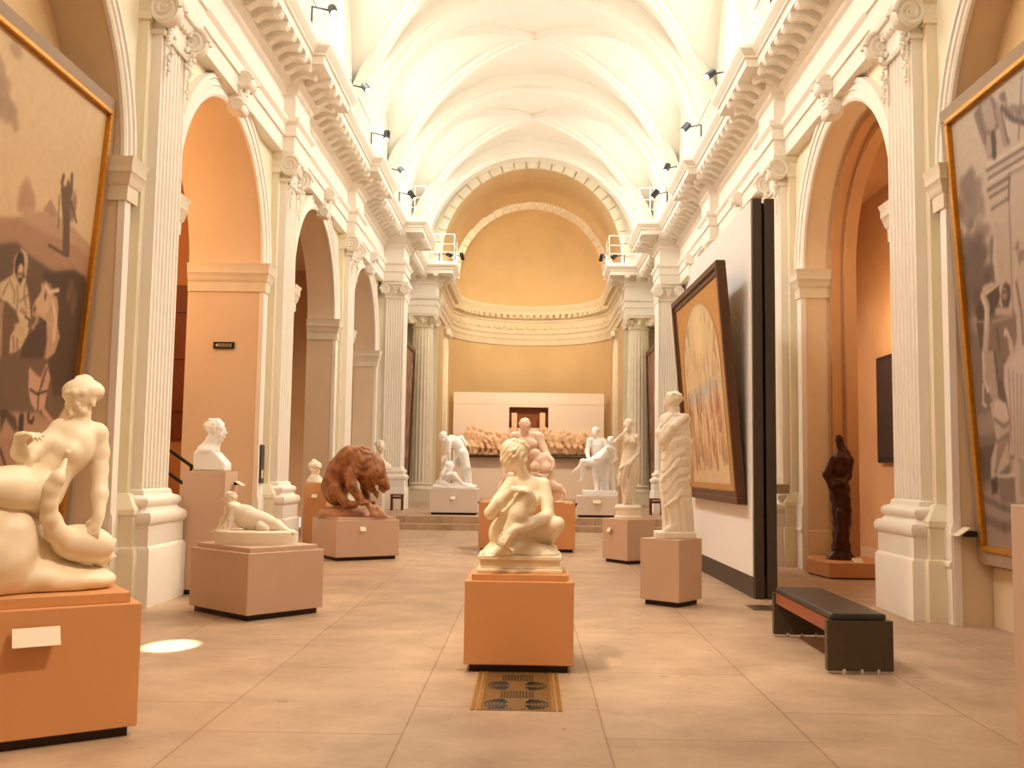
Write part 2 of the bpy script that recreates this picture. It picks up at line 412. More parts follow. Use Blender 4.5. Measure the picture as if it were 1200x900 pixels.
# ---------------------------------------------------------------- entablature
EN = [(-.17,7.10),(.04,7.10),(.05,7.36),(.055,7.37),(.085,7.375),(.085,7.56),(.10,7.575),(.14,7.62),(.14,7.65),(.14,7.70),(.05,7.71),(.04,8.12),(.09,8.16),(.10,8.22),(.20,8.28),(.20,8.44),(.66,8.44),(.66,8.57),(.70,8.585),(.70,8.62),(.74,8.66),(.79,8.72),(.80,8.78),(.80,8.84),(-.17,8.86)]
XF = 4.46
def breaks(s, ylist):
    p = [(s*XF, YB)]
    for y in ylist: p += [(s*XF,y-.52),(s*(XF-.2),y-.52),(s*(XF-.2),y+.52),(s*XF,y+.52)]
    p += [(s*XF,28.92),(s*3.86,28.92),(s*3.86,30.1),(s*XF,30.1),(s*XF,34.98),(s*3.46,34.98),(s*3.46,36.1)]
    return p
for s,nm in ((-1,'trim_12'),(1,'trim_13')):
    m = MB(); path = breaks(s, PIL); m.sweep(path, EN, flip=-1 if s < 0 else 1)
    en = struct(m.build(nm, M['white'])); WL[en.name] = V((0,0,0))
    # modillion, one mesh copied
    mb = MB(); prof = [(0,0),(0,-.13),(.06,-.15),(.12,-.11),(.2,-.06),(.30,-.05),(.36,-.08),(.41,-.10),(.45,-.06),(.45,0)]
    mb.prism(prof, -.085, .085, lambda a,b,d: (a,d,b))
    mb.box((-.0,-.105,-.0),(.46,.105,.03))
    proto = mb.build('modillion', M['white'], en)
    first = True
    def put(x, y, ang):
        global first
        o = proto if first else proto.copy()
        if not first: COL.objects.link(o); o.parent = en
        first = False
        o.location = (x,y,8.425); o.rotation_euler = (0,0,ang)
    ang = 0 if s < 0 else PI
    # straight runs between breaks, then the breaks themselves
    runs = []
    yprev = 9.5
    for y in PIL[1:]: runs += [(XF-.2, yprev, y-.75), (XF-.4, y-.42, y+.42)]; yprev = y+.8
    runs += [(XF-.2, yprev, 28.5),(3.66,29.0,30.0),(XF-.2,30.9,34.1),(3.26,35.05,35.95)]
    for X,a,b in runs:
        n = max(2, round((b-a)/.40)+1)
        for i in range(n): put(s*X, a+(b-a)*i/(n-1), ang)
    for yy,xa,xb in ((28.72,4.1,3.8),(34.78,4.25,3.4)):
        for i in range(3): put(s*(xa+(xb-xa)*i/2), yy, -PI/2)
EA = [(d*.55 if d > .2 else max(d,0), z) for d,z in EN]
m = MB(); m.sweep([(-RW+.02,36.1)]+[(-(RW-.02)*math.cos(PI*j/40),YA+(RW-.02)*math.sin(PI*j/40)) for j in range(41)]+[(RW-.02,36.1)], EA, flip=-1)
en = struct(m.build('trim_14', M['stone'], smooth=True, angle=25)); WL[en.name] = V((0,0,0))
mb = MB(); mb.box((-.0,-.075,-.15),(.22,.075,0)); mb.box((0,-.09,-.03),(.235,.09,0)); proto = mb.build('modillion', M['stone'], en)
for k in range(31):
    a = PI*(k+.5)/31; o = proto if k == 0 else proto.copy()
    if k: COL.objects.link(o); o.parent = en
    o.location = (-(RW-.22)*math.cos(a), YA+(RW-.22)*math.sin(a), 8.43); o.rotation_euler = (0,0,math.atan2(-math.sin(a), math.cos(a)))
# carved frieze of the apse (swags and rosettes in low relief)
fz = MB()
for k in range(40):
    a = PI*(k+.5)/40; R = RW-.07; c = (-R*math.cos(a), YA+R*math.sin(a))
    fz.ball((c[0],c[1],7.93 if k%2 else 7.86), (.09,.09,.11 if k%2 else .08), 7, 5)
    a2 = PI*(k+1)/40; fz.ball((-R*math.cos(a2), YA+R*math.sin(a2), 7.84), (.06,.06,.05), 6, 4)
fz.build('frieze_relief', M['stone'], en, smooth=True)
# ---------------------------------------------------------------- aisles
m = MB(); m.grid([[(-9,YB,0),(-9,YB,8)],[(-9,30,0),(-9,30,8)]]); struct(m.build('wall_aisle_left', M['aisle']))
m = MB(); m.grid([[(7.4,YB,0),(7.4,YB,8)],[(7.4,30,0),(7.4,30,8)]]); struct(m.build('wall_aisle_right', M['aisle']))
m = MB()
for x0,x1 in ((-9,-5.2),(5.0,7.4)): m.grid([[(x0,YB,7.6),(x1,YB,7.6)],[(x0,30,7.6),(x1,30,7.6)]])
struct(m.build('ceiling_aisle', M['aisle']))
m = MB()
m.grid([[(-9,18.6,0),(-9,18.6,8)],[(-5.2,18.6,0),(-5.2,18.6,8)]]); m.grid([[(5.3,22.5,0),(5.3,22.5,8)],[(7.4,22.5,0),(7.4,22.5,8)]])
for x0,x1 in ((-9,-5.2),(5.0,7.4)):
    for y in (YB,30): m.grid([[(x0,y,0),(x0,y,8)],[(x1,y,0),(x1,y,8)]])
struct(m.build('wall_aisle_end', M['aisle']))
d = struct(MB().box((-7.05,18.52,2.05),(-5.9,18.58,5.0)).build('door_1', M['brownwood'], origin=(-6.5,18.55,2.05)))
for z in (2.6,3.6,4.5): MB().box((-7.05,18.48,z-.03),(-5.9,18.53,z+.03)).build('door_rail', M['brownwood'], d)
# stair rising into the left aisle through the first arch
st = MB()
for i in range(7): st.box((-5.3-.28*(i+1),14.3,0),(-5.3-.28*i,15.6,.17*(i+1)))
struct(st.build('trim_15', M['stone']))
# ---------------------------------------------------------------- pilasters
def base_prof(p0): return [(0,0),(.18,0),(.18,.63),(.165,.66),(.15,.67),(.15,.90),(.165,.91),(.185,.95),(.185,1.0),(.165,1.04),(.11,1.06),(.09,1.09),(.10,1.11),(.12,1.13),(.125,1.17),(.10,1.21),(.04,1.23),(.03,1.28),(0,1.30)]
def fluted(w, p, n, y0=0):
    """U-shaped plan of a fluted pilaster face, travelling along +y, projecting in +x"""
    pts = [(0,-w/2),(p,-w/2)]
    fw = w/(n+.35); m0 = -w/2+(w-fw*n)/2
    for k in range(n):
        c = m0+fw*(k+.5); r = fw*.38
        for i in range(7):
            t = PI*i/6; pts.append((p-r*.75*math.sin(t), c-r*math.cos(t)))
    return pts+[(p,w/2),(0,w/2)]
def spiral(m, c, ax, ay, r, tr, turns=2.2, n=44, flip=1):
    pts = []
    for i in range(n+1):
        a = turns*2*PI*i/n; rr = r*(1-.86*i/n)
        pts.append(V(c)+V(ax)*(rr*math.cos(a)*flip)+V(ay)*(rr*math.sin(a)))
    m.tube(pts, [tr*(1-.5*i/n) for i in range(n+1)], 6)
def garland(m, c, L, w=.09, seed=0):
    rnd = random.Random(seed)
    for k in range(26):
        t = k/25; ww = w*(1-.75*t)*(.6+.4*math.sin(t*9)**2)
        m.ball((c[0]+rnd.uniform(-.4,1)*ww*.7, c[1]+rnd.uniform(-1,1)*ww, c[2]-L*t), rnd.uniform(.022,.045)*(1-.45*t), 6, 4)
def capital_parts(p, w, zb, zt, parent, mt, rich=True):
    c = MB()
    c.sweep([(0,-w/2),(p,-w/2),(p,w/2),(0,w/2)], [(0,zb),(.03,zb),(.045,zb+.03),(.03,zb+.06),(.01,zb+.07),(.01,zt-.22),(.05,zt-.18),(.09,zt-.12),(.09,zt-.10),(.13,zt-.09),(.15,zt-.05),(.15,zt),(0,zt)], flip=-1)
    for k in range(7):
        y = -w/2+w*(k+.5)/7; c.ball((p+.05,y,zt-.17), (.04,.045,.06), 7, 5)
    parent = c.build('capital', mt, parent, smooth=True)
    for e in (-1,1):
        v = MB(); R = .19; cx, cy, cz = p+.06, e*(w/2+.05), zt-.25
        dg = V((1,e*.12,0)).normalized(); nn = V((-dg.y,dg.x,0))
        for sd in (-1,1):
            spiral(v, V((cx,cy,cz))+nn*(.075*sd), dg, (0,0,1), R, .034, flip=1)
        pr = [V((cx,cy,cz))+dg*(R*.93*math.cos(2*PI*i/24))+V((0,0,1))*(R*.93*math.sin(2*PI*i/24)) for i in range(24)]
        v.add([q-nn*.075 for q in pr]+[q+nn*.075 for q in pr], [tuple(range(24)),tuple(range(24,48))]+[(i,(i+1)%24,24+(i+1)%24,24+i) for i in range(24)])
        v.ball((cx,cy,cz), (.03,.10,.03), 8, 6)
        v.build('volute', mt, parent, smooth=True)
        if rich:
            g = MB(); garland(g, (p+.05, e*(w/2-.06), zt-.38), .62, seed=3+e)
            g.build('garland', mt, parent, smooth=True)
def build_pilaster(label, loc):
    t = thing('pilaster', label, 'pilaster', (0,0,0), 'fluted pilasters of the arcade')
    bw, w, bp, p = 1.04, .80, .12, .24
    b = MB(); b.sweep([(0,-bw/2),(bp,-bw/2),(bp,bw/2),(0,bw/2)], [(0,0),(.17,0),(.17,.63),(.155,.66),(.13,.67),(.13,1.0),(.15,1.02),(.15,1.08),(.04,1.24),(0,1.26),(0,6.72),(.03,6.73),(.03,6.80),(.01,6.82),(.01,6.96),(.05,7.0),(.08,7.08),(.08,7.12),(0,7.12)], flip=-1)
    b.build('backing_pier', M['wall'], t, smooth=True, angle=30)
    b = MB(); b.sweep([(0,-w/2),(p,-w/2),(p,w/2),(0,w/2)], base_prof(p), flip=-1); b.build('base', M['white'], t, smooth=True, angle=40)
    s = MB(); s.prism(fluted(w,p,7), 1.28, 6.62, lambda a,b,d: (a,b,d)); s.build('shaft', M['white'], t, smooth=True, angle=40)
    capital_parts(p, w, 6.60, 7.12, t, M['white'])
    return t
PL = {(-1,1):'near fluted pilaster beside the bearded rider painting on the left wall',
      (-1,2):'fluted pilaster between the first and second open arches on the left wall',
      (-1,3):'slim looking far fluted pilaster past the second arch on the left wall',
      (1,1):'near fluted pilaster beside the large painting and bench on the right wall',
      (1,2):'fluted pilaster partly behind the dark edged display wall on the right',
      (1,3):'far pilaster on the right wall, its capital just above the display wall'}
PL[(-1,1)] = 'near fluted pilaster between the gilt framed painting and the first arch on the left'
p0 = None
for (s,k),lab in PL.items():
    o = build_pilaster(lab, None) if p0 is None else copy_tree(p0)
    p0 = p0 or o
    o.location = (s*XW, PIL[k], 0); o.rotation_euler = (0,0,0 if s < 0 else PI); o['label'] = lab
# console keystones
def build_keystone():
    t = thing('keystone_console', '', 'keystone', (0,0,0), 'scrolled keystones over the arches')
    prof = [(0,6.86),(.16,6.84),(.22,6.88),(.24,6.95),(.20,7.0),(.17,7.08),(.2,7.18),(.27,7.26),(.33,7.34),(.33,7.42),(.0,7.44)]
    m = MB(); m.prism(prof, -.15, .15, lambda a,b,d: (a,d,b)); m.build('console_body', M['white'], t)
    m = MB()
    for sd in (-1,1):
        spiral(m, (.24,.155*sd,7.32), (1,0,0), (0,0,1), .13, .03); spiral(m, (.15,.155*sd,6.93), (1,0,0), (0,0,1), .10, .025)
    m.tube([(.24,-.17,7.32),(.24,.17,7.32)], .12, 14); m.tube([(.15,-.17,6.93),(.15,.17,6.93)], .09, 14)
    m.build('scroll', M['white'], t, smooth=True)
    m = MB()
    for k in range(5): m.ball((.21+.012*k,0,7.0+.06*k), (.05,.10-.012*k,.05), 8, 5)
    for e in (-1,1): m.ball((.2,.07*e,7.05), (.05,.06,.1), 8, 5)
    m.build('acanthus_leaf', M['white'], t, smooth=True)
    return t
KL = ['over the first open arch on the left wall','over the second open arch on the left wall','over the farthest arch on the left wall',
      'over the nearest open arch on the right, above the bench','above the middle of the white display wall on the right','over the farthest arch on the right wall']
k0 = None
for i,lab in enumerate(KL):
    s = -1 if i < 3 else 1
    o = build_keystone() if k0 is None else copy_tree(k0); k0 = k0 or o
    o.location = (s*(XW-.03), ARC[2+i%3], 0); o.rotation_euler = (0,0,0 if s < 0 else PI); o['label'] = 'scrolled white keystone '+lab
# nave end piers with a fluted face towards the hall, engaged columns, apse pilasters
for s,side in ((-1,'left'),(1,'right')):
    x0, x1 = (-4.6,-3.80) if s < 0 else (3.80,4.6); xc = (x0+x1)/2 if False else s*4.08
    t = thing('pier', 'white fluted end pier beside the steps at the %s of the apse'%side, 'pier', (xc,29.2,0), 'end piers of the nave')
    def T(a,b,d): return (xc+b, 29.2-a, d)
    q = MB(); q.prism([(x0,29.2),(x1,29.2),(x1,29.9),(x0,29.9)], .33, 7.12, lambda a,b,d: (a,b,d)); q.build('pier_core', M['white'], t)
    q = MB(); q.prism(fluted(.54,.12,7), 1.55, 6.62, T); q.build('shaft', M['white'], t, smooth=True, angle=40)
    q = MB(); rows = []
    pr = [(d*.85,z*.95+.33) for d,z in base_prof(0)]
    q.sweep([(xc-.27,29.9),(xc-.27,29.08),(xc+.27,29.08),(xc+.27,29.9)], pr, flip=-1); q.build('base', M['white'], t, smooth=True, angle=40)
    q = MB(); q.sweep([(xc-.27,29.9),(xc-.27,29.08),(xc+.27,29.08),(xc+.27,29.9)], [(0,6.6),(.03,6.6),(.04,6.64),(.01,6.68),(.02,6.9),(.09,7.0),(.13,7.02),(.13,7.1),(0,7.12)], flip=-1); q.build('capital', M['white'], t, smooth=True); t = [o for o in bpy.data.objects if o.parent == t and o.name.startswith('capital')][0]
    for e in (-1,1):
        q = MB(); c = V((xc+e*.30,29.0,6.86))
        spiral(q, c+V((0,-.08,0)), (e,0,0), (0,0,1), .15, .032); q.tube([c+V((0,-.08,0)),c+V((0,.10,0))], .14, 18); q.build('volute', M['white'], t, smooth=True)
    q = MB(); garland(q, (xc,28.98,6.95), .2, .2, 5); q.build('garland', M['white'], t, smooth=True)
    # engaged column
    cx, cy = s*3.92, 35.45
    t = thing('column', 'fluted cream column at the %s edge of the apse, on a tall plinth'%side, 'column', (cx,cy,.33), 'fluted apse columns')
    q = MB(); q.box((cx-.55,cy-.55,.33),(cx+.55,cy+.5,.74)); q.build('plinth', M['stone'], t)
    q = MB(); q.lathe([(0,.74),(.53,.74),(.55,.80),(.53,.86),(.46,.88),(.44,.92),(.48,.95),(.48,.99),(.43,1.02),(0,1.02)], (cx,cy,0), 32); q.build('base', M['stone'], t, smooth=True)
    q = MB(); nf = 20; ring = []
    for k in range(nf):
        for i in range(6):
            a = 2*PI*(k+(i/6)*.999)/nf; f = (i/6-.05)/.8
            ring.append((1-.055*(math.sin(PI*min(1,max(0,f))) if 0 < f < 1 else 0), a))
    rows = []
    for z,r in ((1.02,.43),(3,.425),(5,.395),(6.62,.36)): rows.append([(cx+r*k*math.cos(a), cy+r*k*math.sin(a), z) for k,a in ring+ring[:1]])
    q.grid(rows); q.build('shaft', M['stone'], t, smooth=True, angle=40)
    q = MB(); q.lathe([(0,6.6),(.38,6.6),(.40,6.64),(.37,6.68),(.36,6.86),(.46,6.96),(.46,7.0),(0,7.0)], (cx,cy,0), 28); q.box((cx-.5,cy-.5,7.0),(cx+.5,cy+.5,7.12))
    for k in range(8): q.ball((cx+.40*math.cos(2*PI*k/8), cy+.40*math.sin(2*PI*k/8), 6.84), (.09,.09,.12), 7, 5)
    t = q.build('capital', M['stone'], t, smooth=True)
    for e,f in ((-1,-1),(1,-1),(-1,1),(1,1)):
        q = MB(); c = V((cx+e*.42,cy+f*.42,6.86)); dg = V((e,f,0)).normalized(); nn = V((-dg.y,dg.x,0))
        for sd in (-1,1): spiral(q, c+nn*.07*sd, dg, (0,0,1), .16, .032)
        q.tube([c-nn*.07, c+nn*.07], .14, 16); q.build('volute', M['stone'], t, smooth=True)
    # apse pilaster further in
    px_, py_ = s*3.42, 38.6
    t = thing('pilaster', 'shadowed apse pilaster just inside the %s column'%side, 'pilaster', (px_,py_,.33), 'apse pilasters')
    def T2(a,b,d): return (px_-s*a, py_+b, d)
    q = MB(); q.prism(fluted(.7,.14,5), .9, 6.65, T2); q.build('shaft', M['stone'], t, smooth=True, angle=40)
    q = MB(); q.box((min(px_,px_-s*.24),py_-.45,.33),(max(px_,px_-s*.24),py_+.45,.9)); q.build('base', M['stone'], t)
    q = MB(); q.box((min(px_,px_-s*.22),py_-.42,6.98),(max(px_,px_-s*.22),py_+.42,7.1)); q.box((min(px_,px_-s*.16),py_-.36,6.65),(max(px_,px_-s*.16),py_+.36,7.0))
    for e in (-1,1):
        c = V((px_-s*.2,py_+e*.36,6.84)); q.tube([c-V((.08,0,0)),c+V((.08,0,0))], .14, 16)
    for k in range(5): q.ball((px_-s*.18,py_-.24+.12*k,6.8), (.05,.06,.1), 7, 5)
    q.build('capital', M['stone'], t, smooth=True)
# ---------------------------------------------------------------- apse display wall with relief ledge
WX0,WX1,WY = -3.20,3.10,41.0
t = thing('display_wall', 'pale panelled display wall with a dark niche in the apse', 'display wall', (0,WY,.33))
q = MB()
zz = [.33,2.10,4.72]
q.box((WX0,WY,.33),(-.86,WY+.35,4.72)); q.box((.78,WY,.33),(WX1,WY+.35,4.72)); q.box((-.86,WY,.33),(.78,WY+.35,3.25)); q.box((-.86,WY,4.12),(.78,WY+.35,4.72)); q.build('wall_panel', M['ped_pale'], t)
q = MB(); q.box((-.86,WY+.30,3.25),(.78,WY+.36,4.12)); q.build('niche_back', M['brownwood'], t)
q = MB(); q.box((WX0+.02,WY-.012,4.24),(WX1-.02,WY+.01,4.262)); q.box((WX0+.02,WY-.012,1.55),(WX1-.02,WY+.01,1.57)); q.build('panel_joint', M['jamb'], t)
q = MB(); q.box((-2.95,WY-.32,2.0),(2.85,WY+.02,2.06)); q.build('ledge', M['dark'], t)
# ================================================================ SCULPTING (distance fields -> one smooth surface)
def fA(p): return np.array(p, dtype=np.float32)
def unit(a): a = np.array(a, dtype=np.float64); return a/np.linalg.norm(a)
def frame(fwd, up):
    f = unit(fwd); u = np.array(up, dtype=np.float64); u = unit(u-f*np.dot(u,f)); r = np.cross(f,u); return np.stack([r,f,u],1)   # columns right, forward, up
class Sculpt:
    def __init__(s, h): s.h = h; s.ops = []
    def _a(s, fn, lo, hi, k, mode): s.ops.append((fn, np.array(lo), np.array(hi), k, mode)); return s
    def rc(s, a, b, ra, rb=None, k=.02, mode=1):
        rb = ra if rb is None else rb; a = fA(a); b = fA(b); ba = b-a; L = max(float(ba@ba), 1e-9); R = max(ra,rb)
        def fn(X,Y,Z):
            x,y,z = X-a[0],Y-a[1],Z-a[2]; t = np.clip((x*ba[0]+y*ba[1]+z*ba[2])/L,0,1)
            return np.sqrt((x-t*ba[0])**2+(y-t*ba[1])**2+(z-t*ba[2])**2)-(ra+(rb-ra)*t)
        return s._a(fn, np.minimum(a,b)-R, np.maximum(a,b)+R, k, mode)
    def chain(s, pts, rs, k=.02):
        for i in range(len(pts)-1): s.rc(pts[i], pts[i+1], rs[i], rs[i+1], k)
        return s
    def ell(s, c, r, R=None, k=.02, mode=1):
        c = fA(c); r = fA(r if not isinstance(r,(int,float)) else (r,r,r)); R = np.eye(3) if R is None else np.array(R); m = float(r.max())
        def fn(X,Y,Z):
            x,y,z = X-c[0],Y-c[1],Z-c[2]
            q = [(R[0,i]*x+R[1,i]*y+R[2,i]*z) for i in range(3)]
            k0 = np.sqrt(sum((q[i]/r[i])**2 for i in range(3))); k1 = np.sqrt(sum((q[i]/r[i]**2)**2 for i in range(3)))+1e-9
            return k0*(k0-1)/k1
        return s._a(fn, c-m, c+m, k, mode)
    def box(s, c, hf, rad=.01, R=None, k=.01, mode=1):
        c = fA(c); hf = fA(hf); R = np.eye(3) if R is None else np.array(R); m = float(np.linalg.norm(hf))
        def fn(X,Y,Z):
            x,y,z = X-c[0],Y-c[1],Z-c[2]
            q = [np.abs(R[0,i]*x+R[1,i]*y+R[2,i]*z)-hf[i]+rad for i in range(3)]
            return np.sqrt(sum(np.maximum(v,0)**2 for v in q))+np.minimum(np.maximum(q[0],np.maximum(q[1],q[2])),0)-rad
        e = m if not np.allclose(R,np.eye(3)) else hf
        return s._a(fn, c-e, c+e, k, mode)
    def loft(s, rows, k=.02, disp=None, mode=1):
        """rows (z, cx, cy, rx, ry) : a draped mass of elliptical sections; disp(theta,z) adds folds"""
        rows = sorted(rows); A = np.array(rows, dtype=np.float64); z0,z1 = A[0,0],A[-1,0]
        m = max(A[:,3].max(),A[:,4].max())+.05
        def fn(X,Y,Z):
            zc = np.clip(Z,z0,z1); it = lambda c: np.interp(zc, A[:,0], A[:,c]).astype(np.float32)
            cx,cy,rx,ry = it(1),it(2),it(3),it(4); x,y = X-cx,Y-cy
            k0 = np.sqrt((x/rx)**2+(y/ry)**2)+1e-6; k1 = np.sqrt((x/rx**2)**2+(y/ry**2)**2)+1e-6
            d = k0*(k0-1)/k1
            if disp is not None: d = d-disp(np.arctan2(y,x), Z, x, y)
            dz = np.maximum(Z-z1, z0-Z)
            return np.where(dz > 0, np.sqrt(np.maximum(d,0)**2+dz**2)+np.minimum(np.maximum(d,dz),0), np.maximum(d,dz))
        return s._a(fn, (A[:,1].min()-m,A[:,2].min()-m,z0-.03), (A[:,1].max()+m,A[:,2].max()+m,z1+.03), k, mode)
    def noise(s, lo, hi, amp, f):
        def fn(X,Y,Z): return amp*np.sin(X*f+1.3*np.sin(Y*f*.7))*np.sin(Y*f*1.1+1.7*np.sin(Z*f*.6))*np.sin(Z*f*.9+np.sin(X*f*.8))
        return s._a(fn, lo, hi, 0, 2)
    def disp(s, lo, hi, fn): return s._a(fn, lo, hi, 0, 2)
    def mesh(s):
        h = s.h; add = [o for o in s.ops if o[4] == 1]
        lo = np.min([o[1] for o in add],0)-4*h; hi = np.max([o[2] for o in add],0)+4*h
        n = np.ceil((hi-lo)/h).astype(int)+1
        ax = [ (lo[i]+h*np.arange(n[i])).astype(np.float32) for i in range(3)]
        D = np.full(n, 10., np.float32)
        for fn,a,b,k,mode in s.ops:
            mg = k+5*h; i0 = np.maximum(0, np.floor((a-mg-lo)/h).astype(int)); i1 = np.minimum(n, np.ceil((b+mg-lo)/h).astype(int)+1)
            if np.any(i1 <= i0): continue
            sl = tuple(slice(i0[i],i1[i]) for i in range(3))
            X,Y,Z = np.meshgrid(ax[0][sl[0]],ax[1][sl[1]],ax[2][sl[2]],indexing='ij',sparse=True)
            d = fn(X,Y,Z); o = D[sl]
            if mode == 1:
                q = np.maximum(k-np.abs(o-d),0)/max(k,1e-6); D[sl] = np.minimum(o,d)-q*q*k*.25
            elif mode == -1:
                d = -d; q = np.maximum(k-np.abs(o-d),0)/max(k,1e-6); D[sl] = np.maximum(o,d)+q*q*k*.25
            else:
                near = np.abs(o) < .25; D[sl] = np.where(near, o-d, o)
        I = D < 0
        cnt = np.zeros(np.array(D.shape)-1, np.int8); c8 = {}
        for a in (0,1):
            for b in (0,1):
                for c in (0,1): cnt += I[a:D.shape[0]-1+a, b:D.shape[1]-1+b, c:D.shape[2]-1+c]
        act = (cnt > 0)&(cnt < 8); ijk = np.argwhere(act); nv = len(ijk)
        vid = np.full(cnt.shape,-1,np.int64); vid[act] = np.arange(nv)
        P = np.zeros((nv,3)); W = np.zeros(nv)
        i,j,k_ = ijk.T
        cor = [(a,b,c) for a in (0,1) for b in (0,1) for c in (0,1)]
        for p in cor:
            for axis in range(3):
                if p[axis]: continue
                q = list(p); q[axis] = 1
                d0 = D[i+p[0],j+p[1],k_+p[2]]; d1 = D[i+q[0],j+q[1],k_+q[2]]
                m = (d0 < 0) != (d1 < 0); t = np.where(m, d0/np.where(m,d0-d1,1), 0)
                e = np.array(p,float)[None,:].repeat(nv,0); e[:,axis] += t
                P[m] += e[m]; W += m
        P = (ijk+P/W[:,None])*h+lo
        F = []
        for axis in range(3):
            o1,o2 = [(1,2),(2,0),(0,1)][axis]
            A0 = np.take(I, range(0,D.shape[axis]-1), axis); A1 = np.take(I, range(1,D.shape[axis]), axis)
            e = np.argwhere(A0 != A1); s0 = A0[tuple(e.T)]
            ok = (e[:,o1] > 0)&(e[:,o2] > 0); e = e[ok]; s0 = s0[ok]
            def cell(a,b):
                c = e.copy(); c[:,o1] -= a; c[:,o2] -= b; return vid[tuple(c.T)]
            q = np.stack([cell(1,1),cell(0,1),cell(0,0),cell(1,0)],1); q[~s0] = q[~s0][:,::-1]
            F.append(q)
        F = np.concatenate(F); F = F[(F >= 0).all(1)]
        return P, F
    def cut(s, z):
        s.box((0,20,z-5), (60,60,5), .001, k=.004, mode=-1); return s
    def build(s, name, mt, parent, smoothing=2):
        P,F = s.mesh(); o0 = WL[parent.name]
        for it in range(smoothing):      # light relaxation of the surface
            A = np.zeros_like(P); C = np.zeros(len(P))
            for a in range(4):
                for b in ((a+1)%4,):
                    np.add.at(A, F[:,a], P[F[:,b]]); np.add.at(C, F[:,a], 1); np.add.at(A, F[:,b], P[F[:,a]]); np.add.at(C, F[:,b], 1)
            P = .55*P+.45*A/np.maximum(C,1)[:,None]
        P = P-np.array(o0)
        me = bpy.data.meshes.new(name)
        me.vertices.add(len(P)); me.vertices.foreach_set('co', P.astype(np.float32).ravel())
        me.loops.add(len(F)*4); me.loops.foreach_set('vertex_index', F.astype(np.int32).ravel())
        me.polygons.add(len(F)); me.polygons.foreach_set('loop_start', np.arange(0,len(F)*4,4,dtype=np.int32))
        me.polygons.foreach_set('use_smooth', np.ones(len(F),dtype=bool)); me.update(calc_edges=True); me.validate()
        me.materials.append(M[mt] if isinstance(mt,str) else mt)
        o = bpy.data.objects.new(name, me); COL.objects.link(o); o.parent = parent; WL[o.name] = V(o0); return o
def head(S, c, fwd, up, H=.235, hair='cap', k=.012, beard=False):
    R = frame(fwd, up); c = np.array(c, float)
    L = lambda x,y,z: c+R@(np.array((x,y,z))*H)
    E = lambda x,y,z,a,b,d,k=k,mode=1: S.ell(L(x,y,z), (a*H,b*H,d*H), R, k, mode)
    E(0,-.06,.12,.325,.40,.36); E(0,.12,-.13,.255,.25,.34); E(0,.24,-.40,.10,.09,.09)
    S.rc(L(-.17,.31,.09), L(.17,.31,.09), .045*H, .045*H, k)
    for e in (-1,1):
        E(e*.14,.40,.01,.085,.07,.06,.05*H,-1); E(e*.135,.305,.005,.075,.06,.055,.02*H)
        E(e*.17,.24,-.14,.10,.09,.09); E(e*.325,-.02,-.02,.05,.10,.14,.01)
    S.rc(L(0,.33,.08), L(0,.44,-.10), .035*H, .06*H, .03*H); S.rc(L(-.045,.38,-.12), L(.045,.38,-.12), .04*H, .04*H, .03*H)
    S.rc(L(-.075,.365,-.235), L(.075,.365,-.235), .03*H, .03*H, .02*H); S.rc(L(-.06,.36,-.285), L(.06,.36,-.285), .035*H, .035*H, .02*H)
    if hair:
        E(0,-.13,.19,.36,.42,.36,.02)
        if hair in ('curly','bun','long'):
            rnd = random.Random(int(c[0]*100)+7)
            for q in range(46):
                a = rnd.uniform(0,2*PI); el = rnd.uniform(-.25,1.2)
                x,y,z = .36*math.cos(el)*math.cos(a), -.12+.42*math.cos(el)*math.sin(a), .16+.38*math.sin(el)
                if y > .20 and z < .22: continue
                S.ell(L(x,y,z), rnd.uniform(.05,.085)*H, None, .012)
        if hair == 'bun': E(0,-.52,.20,.17,.16,.15,.02); E(0,-.05,.52,.2,.13,.09,.02)
        if hair == 'long': E(0,-.36,-.15,.26,.18,.30,.03)
    if beard: E(0,.20,-.42,.2,.16,.2,.03)
    return L
def hand(S, w, d, n, L=.18, curl=(.35,.4,.45,.5), side=1, k=.006, thumb=.35):
    w = np.array(w,float); d = unit(d); n = np.array(n,float); n = unit(n-d*np.dot(n,d)); t = np.cross(d,n)*side
    R = np.stack([t,d,n],1)
    S.ell(w+d*.27*L, (.21*L,.31*L,.10*L), R, .02)
    S.rc(w-d*.02*L, w+d*.15*L, .13*L, .14*L, .015)
    for i,(off,ln) in enumerate(((.155,.42),(.055,.47),(-.05,.44),(-.145,.35))):
        p = w+d*.46*L+t*off*L; a = 0
        for q,(fr,r) in enumerate(((.45,.055),(.30,.049),(.25,.043))):
            a += curl[i]*(1 if q else .7); dr = d*math.cos(a)+n*math.sin(a)+t*(off*.35); nx = p+dr*ln*fr*L
            S.rc(p, nx, r*L, r*L*.93, k); p = nx
    p = w+d*.12*L+t*.13*L
    for q,(ln,r,f) in enumerate(((.24,.075,(.62,.62,.25)),(.19,.062,(.85,.2,.45)),(.13,.052,(.9,.0,.5)))):
        dr = unit(d*f[0]+t*f[1]+n*f[2]*(.6+thumb)); nx = p+dr*ln*L; S.rc(p, nx, r*L, r*L*.9, .008); p = nx
